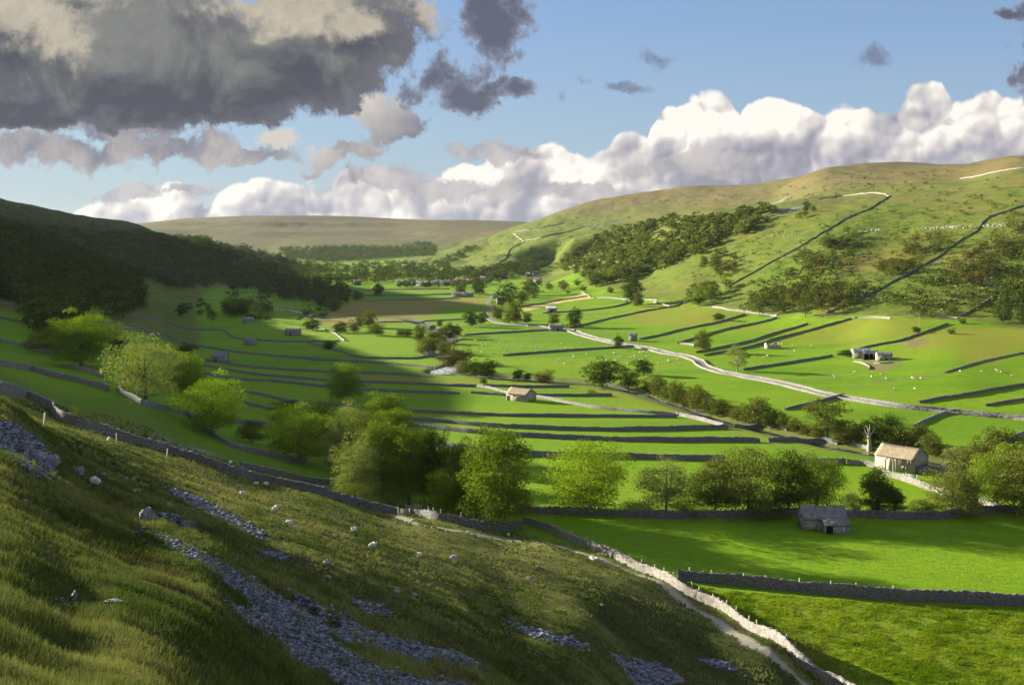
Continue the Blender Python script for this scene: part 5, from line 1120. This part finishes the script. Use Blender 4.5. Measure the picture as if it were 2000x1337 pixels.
# farm buildings on the right slope
b4 = gabled('farm_building', 1668, 700, -6, 8.0, 9.0, 3.0, 4.6, 'open-fronted farm shed with grey roof, left of the pair on the right slope', 'farm building', wm=MBARN, rm=MSLATE_D)
b4b = root_at('farm_building', 1688, 703, -6, 'dark open-fronted lean barn in the middle of the slope farm', 'farm building')
part('wall', [boxm(0, 6.8, 5.2, 5.5, -.6, 3.1), boxm(0, .3, 0, 5.2, -.6, 3.1), boxm(6.5, 6.8, 0, 5.2, -.6, 3.1), boxm(.3, 6.5, .05, .3, -.6, .7)], MDARK, b4b)
part('post', [boxm(2.2, 2.45, 0, .25, .7, 3.0)], MWOOD, b4b); part('post', [boxm(4.4, 4.65, 0, .25, .7, 3.0)], MWOOD, b4b)
part('roof', roof_pts(6.8, 5.5, 3.1, 4.6), MSLATE_D, b4b)
gabled('farm_building', 1714, 705, -8, 6.8, 5.5, 2.9, 4.1, 'low stone farm building with grey roof at the right of the slope farm', 'farm building', wm=MBARN, rm=MSLATE_D, opens=[('open','front',3.6,4.3,0,1.6),('window','front',1.3,1.8,.8,1.4)])
for i, (u, y) in enumerate(((1668,712),)):
    wall('low tumbled yard wall in front of the slope farm buildings', [(1666,706),(1680,709),(1697,716),(1698,722)], 1.0, Pp)
wall('low stone yard wall under the right building of the slope farm', [(1703,709),(1722,710),(1748,708)], 0.9, Pp)
# others
gabled('field_barn', 1228, 666, -18, 4.2, 4.4, 3.2, 4.6, 'small square stone barn with grey gable beside the lane', wm=MBARN2, rm=MSLATE_D, opens=[('window','front',1.8,2.2,1.4,2.0)])
gabled('field_barn', 1073, 646, 2, 9.2, 6, 2.6, 4.0, 'long dark-roofed stone barn on the near edge of the lane', wm=MBARN2, rm=MSLATE_D, opens=[('open','front',5.2,6.4,0,1.8)])
gabled('shed', 1067, 609, -6, 8.5, 6, 2.9, 4.2, 'white-roofed shed with a dark opening below the straw field', 'shed', wm=MSTONE_P, rm=MSLATE_W, opens=[('open','front',3.6,5.4,0,2.0)])
rb = root_at('ruined_barn', 1498, 681, 4, 'roofless pale stone ruin on the green slope', 'ruin')
def ruinw(x0, x1, y0, y1, hs): 
    n = len(hs); V = []; F = []
    horiz = (x1-x0) > (y1-y0)
    for i, h in enumerate(hs):
        f = i/(n-1)
        for k in (0, 1):
            x = x0+(x1-x0)*f if horiz else (x0 if k == 0 else x1); yy = (y0 if k == 0 else y1) if horiz else y0+(y1-y0)*f
            V += [(x, yy, -.6), (x, yy, h)]
    for i in range(n-1):
        a = i*4; b = a+4; F += [(a,b,b+1,a+1),(a+2,a+3,b+3,b+2),(a+1,b+1,b+3,a+3)]
    F += [(0,1,3,2), (4*n-4,4*n-2,4*n-1,4*n-3)]
    return np.array(V, float), F
part('wall', [ruinw(0,7.5,0,.5,[1.8,2.4,1.2,1.0,1.9,2.3,2.2,1.4]), ruinw(0,7.5,4.2,4.7,[2.6,2.9,2.5,1.6,1.9,2.8,3.2,2.2]), ruinw(0,.5,.5,4.2,[2.0,2.9,3.2,2.4]), ruinw(7,7.5,.5,4.2,[1.6,2.4,2.9,2.2])], MBARN, rb)
gabled('field_barn', 413, 706, -16, 6.5, 5.5, 2.7, 4.4, 'shaded grey stone barn, leftmost of the barns in the dim terraces', wm=MBARN2, rm=MSLATE_D, opens=[('open','front',2.0,3.0,0,1.9)])
gabled('field_barn', 476, 674, -14, 5.6, 5.5, 2.8, 4.4, 'shaded stone barn with a small annex on the middle of the dim terraces', wm=MBARN2, rm=MSLATE_D, opens=[('window','front',2.3,2.8,1,1.6)])
gabled('field_barn', 556, 655, 0, 9.5, 5.5, 2.7, 4.3, 'long shaded stone barn on the right of the dim terraces', wm=MBARN2, rm=MSLATE_D, opens=[('open','front',3,4,0,1.8)])
gabled('field_barn', 474, 631, -5, 7, 5.5, 2.7, 4.3, 'far shaded barn at the edge of the dark copse', wm=MBARN2, rm=MSLATE_D)
gabled('farm_building', 883, 580, -4, 14, 9, 3, 5, 'grey roofed farm building below the round far tree', 'farm building', wm=MBARN2, rm=MSLATE_D)
gabled('farm_building', 903, 580, -4, 11, 8, 3, 5, 'right-hand farm building below the round far tree', 'farm building', wm=MBARN2, rm=MSLATE_D)
gabled('house', 971, 595, 10, 7, 6, 4.5, 6.5, 'stone house hidden by trees where the lane bends', 'house', wm=MBARN, rm=MSLATE_D)
VH = [(773,557,12,7,'cream cottage at the left end of the village','w'),(803,558,10,7,'tall pale house in the village left half','w'),(812,559,20,7,'long dark-roofed terrace in the village','d'),(860,558,12,7,'dark square house right of the long village terrace','d'),(842,557,9,6,'small village house just left of the dark square house','d'),
      (876,556,14,7,'brown-roofed house on the left of the village core','b'),(888,553,14,7,'upper brown-roofed house in the village core','b'),(899,555,13,7,'middle brown-roofed house in the village core','b'),(911,554,12,7,'right brown-roofed house in the village core','b'),(922,553,10,7,'house closing the village core on the right','b'),
      (937,549,9,6,'pale house on the bank right of the village core','w'),(950,548,8,6,'cream gabled house right of the village core','w'),(978,545,9,6,'pale roof among the trees right of the village','b'),(985,542,9,6,'highest house among the trees right of the village','w'),
      (1026,541,8,6,'small grey barn on the slope above the village lane','d'),(1040,538,8,6,'pale barn higher on the slope above the village','w'),(1042,553,9,6,'white barn on the slope right of the village','w'),(690,557,9,6,'small far building left of the village','b')]
MROOFB = mat('brown_slates', lambda N: m_slate(N, (0.22, 0.15, 0.12), (0.33, 0.24, 0.20)))
for i, (u, y, L, W, lab, k) in enumerate(VH):
    gabled('house', u, y, [-28, -12, -35, -20][i % 4], L, W, 4.6, 7.2, lab, 'house', wm=MBARN if k == 'w' else MSTONE_D, rm={'w': MSLATE_D, 'd': MSLATE_D, 'b': MROOFB}[k], chimney=(i < 14),
           opens=[('window','front',1.2,2.0,2.8,3.8),('window','front',L-2.4,L-1.6,2.8,3.8),('door','front',L/2-.5,L/2+.5,0,2)])

# ================================================================= gate, posts, poles
def beam(a, b, t):
    a = np.array(a, float); b = np.array(b, float); d = b-a; L = np.linalg.norm(d); d /= L
    up = np.array([0, 0, 1.0]) if abs(d[2]) < .9 else np.array([1.0, 0, 0]); s = np.cross(d, up); s /= np.linalg.norm(s); v = np.cross(s, d)
    V = [p+s*i*t/2+v*j*t/2 for p in (a, b) for j in (-1, 1) for i in (-1, 1)]
    return np.array(V), [(0,1,3,2),(4,6,7,5),(0,4,5,1),(2,3,7,6),(0,2,6,4),(1,5,7,3)]
def gate(u, y, rz, L, label):
    r = root_at('field_gate', u, y, rz, label, 'gate')
    for x in (0, L): part('post', [beam((x,0,-.4),(x,0,1.5),.2)], MWOODP, r)
    for i in range(5): part('bar', [beam((.1,0,.25+.24*i),(L-.1,0,.25+.24*i),.09)], MWOODP, r)
    part('brace', [beam((.1,.06,.25),(L-.1,.06,1.2),.08)], MWOODP, r)
gate(793, 997, -18, 3.0, 'pale wooden hurdle gate at the gap in the foot-of-slope wall')
gate(778, 1004, -20, 2.6, 'dark wooden gate closing the wall gap beside the track')
gate(1770, 934, -50, 3.0, 'grey gate in the yard of the big pale barn')
def post(X, Y, h, group, label, z=None):
    z = float(HZ(X, Y)) if z is None else z
    V, F = beam((0,0,-.4),(0.02*RS.randn(),0.02*RS.randn(),h),.13)
    if 'fence_post' not in bpy.data.meshes: new_mesh('fence_post', V, faces=F, mats=[MWOODP])
    o = link('fence_post', bpy.data.meshes['fence_post'], None, (X, Y, z), RS.rand()); o.scale = (1, 1, h/2.0); o.rotation_euler = (RS.randn()*.06, RS.randn()*.06, RS.rand()); tag(o, label, 'post', group)
V, F = beam((0,0,-.3),(0,0,2.0),.15); new_mesh('fence_post', V, faces=F, mats=[MWOODP])
def posts_along(px, n, side, h, group, label):
    p = np.array(WP(px)); s = np.concatenate([[0], np.cumsum(np.hypot(*(p[1:]-p[:-1]).T))])
    for q in np.linspace(0.02, .98, n)*s[-1]:
        q += RS.randn()*.5; X, Y = np.interp(q, s, p[:, 0]), np.interp(q, s, p[:, 1]); post(X+side[0], Y+side[1], h, group, label)
posts_along([(1100,1052),(1250,1114),(1400,1188),(1480,1238),(1560,1292)], 20, (.5,.4), 1.95, 'fence posts on the track wall', 'thin fence post standing behind the pale track wall')
posts_along([(1330,1131),(1500,1150),(1750,1171)], 8, (0,.5), 2.2, 'fence posts on the dark near wall', 'thin fence post standing behind the long dark wall')
posts_along([(810,1004),(860,1016),(900,1022)], 6, (0,.6), 2.3, 'fence posts by the gate', 'pale fence post behind the dark wall by the gate')
for u, y, lab in ((86,838,'single white post at the brow on the left slope'),(228,866,'leaning white post on the lit brow'),(326,896,'pale post on the wall at the end of the lit brow')):
    X, Y, z = G(u, y); post(X, Y, 1.7, None, lab)
poles = [(1337,607,17),(1418,618,19),(1561,634,22),(1612,637,24),(1795,640,24)]; tips = []
for i, (u, y, h) in enumerate(poles):
    X, Y, z = G(u, y); H = 8.0; r = bpy.data.objects.new('utility_pole', None); COL.objects.link(r); r.location = (X, Y, z)
    tag(r, ['thin pole left of the dark bush on the ragged wall','thin pole above the bush on the ragged wall','thin pole beside the dark holly tree','thin pole on the wall running to the hill foot','thin pole in the pasture above the slope farm'][i], 'utility pole', 'utility poles across the pasture')
    v, q = tube([(0,0,-.5),(0,0,H)], [.12,.09], 7); link('shaft', new_mesh('shaft', v, quads=q, mats=[MWOODP]), r); part('crossarm', [beam((-.7,0,H-.4),(.7,0,H-.4),.12)], MWOODP, r); tips.append((X, Y, z+H-.35))
parts = []
for a, b in zip(tips[:-1], tips[1:]):
    a = np.array(a); b = np.array(b); pp = [a+(b-a)*f-[0, 0, 2.5*4*f*(1-f)] for f in np.linspace(0, 1, 14)]; parts.append(tube(pp, [.03]*14, 4))
V, Q = merge(parts); tag(link('overhead_wire', new_mesh('overhead_wire', V, quads=Q, mats=[MWIRE])), 'thin overhead wire strung between the pasture poles', 'wire')

# ================================================================= sheep
def sheep_mesh(name, head_down):
    me = bpy.data.meshes.new('skel'); 
    P = [(0,0,.62),(.32,0,.64),(-.34,0,.62),(-.52,0,.60),(.50,0,.70)]
    hd = [(.66,0,.50),(.78,0,.30)] if head_down else [(.62,0,.86),(.80,0,.88)]
    P += hd; E = [(0,1),(0,2),(2,3),(1,4),(4,5),(5,6)]; rad = [.30,.27,.28,.17,.15,.10,.065]
    for (bx, k) in ((.32,1),(-.34,2)):
        for sy in (-.15,.15):
            a = len(P); P += [(bx,sy,.40),(bx+.02,sy,.20),(bx,sy,.0)]; E += [(k,a),(a,a+1),(a+1,a+2)]; rad += [.075,.045,.04]
    me.from_pydata(P, E, []); o = bpy.data.objects.new('tmp', me); COL.objects.link(o)
    md = o.modifiers.new('s', 'SKIN'); sv = me.skin_vertices[0].data
    for i, r_ in enumerate(rad): sv[i].radius = (r_, r_)
    sv[0].use_root = True; o.modifiers.new('u', 'SUBSURF').levels = 1
    dg = bpy.context.evaluated_depsgraph_get(); m2 = bpy.data.meshes.new_from_object(o.evaluated_get(dg)); m2.name = name
    bpy.data.objects.remove(o); m2.materials.clear(); m2.materials.append(MWOOL); m2.materials.append(MFACE)
    for p in m2.polygons:
        c = p.center; p.material_index = 1 if (c.x > .62 or c.z < .30) else 0; p.use_smooth = True
    return m2
SM = [sheep_mesh('sheep', True), sheep_mesh('sheep', False)]
def sheep(u, y, label, group, s=1.0, rs=RS):
    X, Y, z = G(u, y); o = link('sheep', SM[int(rs.rand() > .6)], None, (X, Y, z-.02), rs.rand()*6.28); o.scale = (s, s, s); tag(o, label, 'sheep', group)
near_sheep = [(475,969,'sheep on the slope below the dark wall, upper left of the three'),(500,949,'left sheep of the pair close under the slope wall'),(520,949,'right sheep of the pair close under the slope wall'),(537,1000,'sheep just above the largest gap between slope sheep'),(565,1028,'sheep lying on the middle of the near slope'),(692,1040,'sheep in shade below the wall gate'),(727,1072,'sheep left of the round dark boulder'),(820,1090,'sheep nearest the round dark boulder'),(806,1021,'white sheep on the track just below the gate'),(914,1044,'sheep lying beside the track under the tallest tree'),(993,1048,'small white sheep between the track and the tallest tree'),(1155,1094,'left sheep of the pair at the track edge'),(1162,1097,'right sheep of the pair at the track edge'),(213,862,'sheep on the lit brow next to the leaning white post'),(187,950,'white sheep on the dark slope above the crag'),(450,907,'tiny sheep above the slope wall at left')]
for u, y, lab in near_sheep: sheep(u, y, lab, 'sheep on the near slope', .88)
def flock(poly, n, label, group, seed):
    rs = np.random.RandomState(seed)
    for u, y in rand_in(poly, n, rs): sheep(u, y, label, group, 1.0, rs)
flock([(920,662),(1075,655),(1100,668),(1225,677),(1100,684),(990,690),(930,700)], 34, 'white sheep grazing between the roadside barn wall and the straight field wall', 'flock in the upper sheep field', 1)
flock([(1050,700),(1245,682),(1340,705),(1370,718),(1300,724),(1180,705),(1060,716)], 40, 'white sheep grazing in the field above the dark domed tree', 'flock above the domed tree', 2)
flock([(1080,632),(1150,612),(1230,596),(1290,596),(1200,618),(1130,634)], 18, 'white sheep beside the isolated dark tree above the lane', 'flock above the lane', 3)
flock([(1560,740),(1700,712),(1850,728),(1990,700),(1990,740),(1880,755),(1750,765),(1640,755)], 18, 'white sheep on the long pasture right of the slope farm track', 'flock below the slope farm', 4)
flock([(1470,700),(1480,680),(1560,668),(1600,672),(1580,700)], 12, 'white sheep around the roofless ruin', 'flock around the ruin', 5)

# ================================================================= rocks
RM = []
for i in range(6):
    c, t = rock_mesh(70+i, 3, (1, .8, .75), .5); RM.append(new_mesh('boulder', c, tris=t, mats=[MROCK]))
boulders = [(98,908,30,26,'larger grey boulder at the edge of the upper scree'),(78,898,26,18,'grey boulder touching the left of the larger upper scree boulder'),(153,926,18,22,'upright grey boulder right of the upper scree'),(286,1022,32,40,'tall split dark crag standing on the grassy brow'),(137,1180,14,30,'upright pale rock in the near grass at left'),(216,1182,44,10,'long flat pale rock slab in the near grass'),(885,1095,17,14,'round dark boulder on the slope among the sheep'),(1035,1133,18,9,'low grey boulder in the lit grass above the track'),(637,1104,19,14,'pale boulder at the edge of the dark hollow'),(265,962,18,10,'half-buried pale rock in the hollow left'),(243,940,14,12,'small pale rock on the upper hollow'),(352,972,18,9,'pale flat stone above the narrow scree'),(40,914,13,9,'white stone at the foot of the upper scree'),(45,984,12,10,'small stone in the grass at the left edge'),(197,929,14,8,'flat stone on the slope right of the upright boulder'),(330,990,12,9,'grey stone above the middle scree'),(490,1138,20,18,'blocky rock beside the long middle scree'),(605,1245,20,18,'rock lump inside the lowest scree'),(640,1130,12,8,'small grey rock below the pale hollow boulder'),(775,1160,14,10,'pale rock on the brown bank'),(930,1238,10,8,'small rock above the lower outcrop'),(1052,1110,14,7,'dark stone near the lit grass edge'),(1175,1184,12,8,'lone dark stone on the lower slope'),(1060,1243,16,10,'white stone of the lower outcrop'),(1145,1262,12,8,'pale stone at the right end of the lower outcrop'),(232,1338,10,8,'small rock in the tussocks at the bottom left'),(312,1238,8,8,'small pale stone in the near grass'),(810,1165,22,8,'flat white rocks on the brown bank, right'),(262,1328,12,8,'white stone at the peat edge on the bottom left'),(1208,1110,8,6,'dark stone beside the near track')]
for i, (u, y, w, h, lab) in enumerate(boulders):
    X, Y, z = G(u, y); s = Y/FPX; o = link('boulder', RM[i % 6], None, (X, Y+.2, z+h*s*.25), RS.rand()*6.28)
    o.scale = (w*s*.55, w*s*.5, h*s*.75); o.rotation_euler = (RS.randn()*.15, RS.randn()*.15+.15, RS.rand()*.8); tag(o, lab, 'rock')
cr = [rock_mesh(90+i, 1, (1, .8, .6), .9) for i in range(8)]
def stones(name, label, pts, sizes, seed, flat=.25):
    rs = np.random.RandomState(seed); V = []; F = []; A = []; o = 0
    z = HZ(pts[:, 0], pts[:, 1])
    for (x, y), zz, s in zip(pts, z, sizes):
        c, t = cr[rs.randint(8)]; an = rs.rand()*6.28; ca, sa = math.cos(an), math.sin(an)
        p = c*s*np.array([1, rs.uniform(.6, 1), rs.uniform(.6, 1.1)]); p = np.column_stack([p[:, 0]*ca-p[:, 1]*sa, p[:, 0]*sa+p[:, 1]*ca, p[:, 2]])
        V.append(p+[x, y, zz+s*flat]); F.append(t+o); o += len(c); A.append(np.full(len(c), rs.rand()))
    me = new_mesh(name, np.concatenate(V), tris=np.concatenate(F), mats=[MSCREE]); at = me.attributes.new('v', 'FLOAT', 'POINT'); at.data.foreach_set('value', np.concatenate(A).astype(np.float32))
    return tag(link(name, me), label, 'scree', None, 'stuff')
rs = np.random.RandomState(31); allp = []; allS = []
for px, n in zip(SCREE, [4600,1500,5200,280,6800,1000,340,560,380,230,160,420,90]):
    q = np.array(rand_in([(u, min(y, 1375)) for u, y in px], n, rs)); g_ = np.array([G(u, y)[:2] for u, y in q]); 
    j = g_+rs.randn(*g_.shape)*0.35; allp.append(j); allS.append(np.clip(j[:, 1]*0.0015*(0.45+2.4*rs.rand(len(j))**5), .03, .8))
stones('scree', 'loose grey limestone scree spilling down the near slope', np.concatenate(allp), np.concatenate(allS), 5)
# white stones on the right-hand hill and its scars
allp = []; allS = []
for px, n, lo, hi in (([(1700,600),(1760,545),(1850,500),(2000,440),(2000,560),(1900,600),(1860,612)], 170, .5, 1.3), ([(1470,470),(1500,455),(1620,470),(1600,500)], 60, .4, 1.0)):
    q = rand_in(px, n, rs); g_ = np.array([G(u, y)[:2] for u, y in q]); allp.append(g_); allS.append(lo+(hi-lo)*rs.rand(len(g_))**3)
for px, n, wd in (([(1795,447),(1850,444),(1910,443),(1990,438),(2060,434)], 330, 1.5), ([(1650,455),(1690,452),(1720,450)], 50, 2), ([(1488,414),(1520,413),(1565,407)], 150, 3.0), ([(1508,460),(1540,462),(1570,460)], 40, 2)):
    p = np.array(WP(px)); s = np.concatenate([[0], np.cumsum(np.hypot(*(p[1:]-p[:-1]).T))]); q = rs.rand(n)*s[-1]
    allp.append(np.stack([np.interp(q, s, p[:, 0]), np.interp(q, s, p[:, 1])], 1)+rs.randn(n, 2)*wd); allS.append(0.4+0.9*rs.rand(n)**2)
MSCREE_W = mat('white_limestone', lambda N: principled(N, N.mix(N.attr('v'), (0.26, 0.255, 0.235), (0.52, 0.51, 0.48)), .9))
o = stones('limestone_outcrop', 'white limestone scars and scattered stones on the right-hand hillside', np.concatenate(allp), np.concatenate(allS), 6, .35); o.data.materials[0] = MSCREE_W; o['category'] = 'rock'

# ================================================================= grass on the near slope
rs = np.random.RandomState(77); n = 190000
u = rs.uniform(-160, 1700, n); Y = np.exp(rs.uniform(math.log(7.0), math.log(235.0), n)); X = (u-CX)/FPX*Y; z = HZ(X, Y)
yp = HY+FPX*(EYE-z)/Y; ok = (yp < 1420) & (yp > 780); X, Y, z, u = X[ok], Y[ok], z[ok], u[ok]
_fi = np.clip(np.interp(X/Y, T, np.arange(NC)), 0, NC-1).astype(int); _fj = np.clip((np.log(Y)-lY[0])/(lY[1]-lY[0]), 0, NR-1).astype(int)
keep = (near[_fj, _fi] > .25) & (m_track[_fj, _fi] < .3); X, Y, z = X[keep], Y[keep], z[keep]
ins = np.zeros(len(X), bool)
for p in SCW: ins |= in_poly(X, Y, p)
ok = (~ins | (rs.rand(len(X)) < .12)) & (fbm(X, Y, 2.2, 3, 90) + 0.9*rs.rand(len(X)) > -0.35); X, Y, z = X[ok], Y[ok], z[ok]; 
_u = rs.uniform(1300, 2900, 88000); _Y = rs.uniform(130, 212, 88000); _X = (_u-CX)/FPX*_Y
_pg = WP([(1345,1142),(1500,1160),(1750,1180),(2080,1196),(2900,1230),(3000,1440),(1700,1420),(1560,1300),(1440,1200)]); _m = in_poly(_X, _Y, _pg) & (fbm(_X, _Y, 5.0, 3, 97)+.8*rs.rand(88000) > -.6)
X = np.concatenate([X, _X[_m]]); Y = np.concatenate([Y, _Y[_m]]); z = np.concatenate([z, HZ(_X[_m], _Y[_m])]); n = len(X); nlow = int(_m.sum())
tone = np.clip(0.45+0.35*fbm(X, Y, 5.0, 4, 91)+0.45*fbm(X*.9+Y*.35, Y*.25-X*.2, 6.0, 3, 92), 0, 1)
BL = 5; X = np.repeat(X, BL)+rs.randn(n*BL)*.07; Y2 = np.repeat(Y, BL)+rs.randn(n*BL)*.07; z = np.repeat(z, BL); tone = np.clip(np.repeat(tone, BL)+.22*rs.randn(n*BL), 0, 1)
L = (0.10+0.20*rs.rand(n*BL))*np.clip(1+0.9*np.repeat(fbm(X[::BL], Y, 1.8, 3, 95), BL), .35, 2.2)*np.clip(Y2/55, .55, 1.1); wd = np.maximum(.007, Y2*0.00042)
an = rs.rand(n*BL)*6.28; lean = .35+.5*rs.rand(n*BL); dx, dy = np.cos(an), np.sin(an); dx = dx*.6+.5; dy = dy*.6-.2
A_ = np.stack([X-wd, Y2, z-.03], 1); B_ = np.stack([X+wd, Y2, z-.03], 1); M_ = np.stack([X+dx*L*lean*.35, Y2+dy*L*lean*.35, z+L*.65], 1); T_ = np.stack([X+dx*L*lean, Y2+dy*L*lean, z+L], 1)
M2 = M_+[0.0, 0, 0]; M2[:, 0] += wd*.8; M_[:, 0] -= wd*.8*.2
V = np.stack([A_, B_, M2, T_, M_], 1).reshape(-1, 3); b = np.arange(n*BL)*5
gme = new_mesh('grass', V, quads=np.stack([b, b+1, b+2, b+4], 1), tris=np.stack([b+4, b+2, b+3], 1), mats=[MGRASS, MGRASS2], matidx=np.tile((np.arange(n*BL) >= (n-nlow)*BL).astype(int), 2)); at = gme.attributes.new('v', 'FLOAT', 'POINT'); at.data.foreach_set('value', np.repeat(tone, 5).astype(np.float32))
tag(link('grass', gme), 'rough tussocky grass covering the near slope', 'grass', None, 'stuff')

# low scrub, bracken and thistle clumps on the right-hand hillside
def scrub(polys, seed):
    rs = np.random.RandomState(seed); protos = [tree_data(seed=200+i, W=16, base=0.2, nclump=8, nleaf=34, leaf=3.2, clump=.30, shape='bush')[:3:2] for i in range(5)]
    V = []; A = []
    for poly, n, h in polys:
        for u, y in rand_in(poly, n, rs):
            X, Y, z = G(u, y); LV, lv = protos[rs.randint(5)]; s = h*(0.4+1.0*rs.rand()**2)/10; an = rs.rand()*6.28; c, s_ = math.cos(an), math.sin(an)
            P2 = LV*s; V.append(np.column_stack([P2[:, 0]*c-P2[:, 1]*s_, P2[:, 0]*s_+P2[:, 1]*c, P2[:, 2]])+[X, Y, z-.1]); A.append(np.clip(np.repeat(lv, 4)*.6+.5*rs.rand(), 0, 1))
    V = np.concatenate(V); me = new_mesh('scrub', V, quads=np.arange(len(V)).reshape(-1, 4), mats=[MWOODS]); at = me.attributes.new('v', 'FLOAT', 'POINT'); at.data.foreach_set('value', np.concatenate(A).astype(np.float32))
    tag(link('scrub', me), 'low scrub and bracken clumps dotted over the right-hand hillside', 'scrub', None, 'stuff')
scrub([([(1300,560),(1400,500),(1550,430),(1740,400),(2010,330),(2010,600),(1870,612),(1650,600),(1450,596)], 650, 3.2), ([(1700,600),(1850,520),(2010,440),(2010,560),(1900,610)], 260, 4), ([(1440,610),(1480,560),(1640,480),(1690,460),(1660,520),(1600,560),(1690,570),(1660,610)], 260, 5),
       ([(870,510),(960,470),(1060,440),(1200,410),(1240,430),(1100,480),(960,520)], 160, 4), ([(1240,400),(1500,365),(1700,340),(1900,330),(1700,375),(1400,410)], 180, 3.5)], 8)

# ---- the air: thin even haze over the whole valley, closed box
hv, hf_ = boxm(-93000, 93000, -400, 9300, -8, 330)
MHAZE = bpy.data.materials.new('haze'); MHAZE.use_nodes = True; _n = MHAZE.node_tree; _n.nodes.clear()
_o = _n.nodes.new('ShaderNodeOutputMaterial'); _v = _n.nodes.new('ShaderNodeVolumePrincipled'); _v.inputs['Color'].default_value = (0.72, 0.84, 1.0, 1); _v.inputs['Density'].default_value = 0.00001; _v.inputs['Anisotropy'].default_value = 0.2
_n.links.new(_v.outputs[0], _o.inputs['Volume'])
tag(link('haze', new_mesh('haze', hv, faces=hf_, mats=[MHAZE])), kind='stuff')
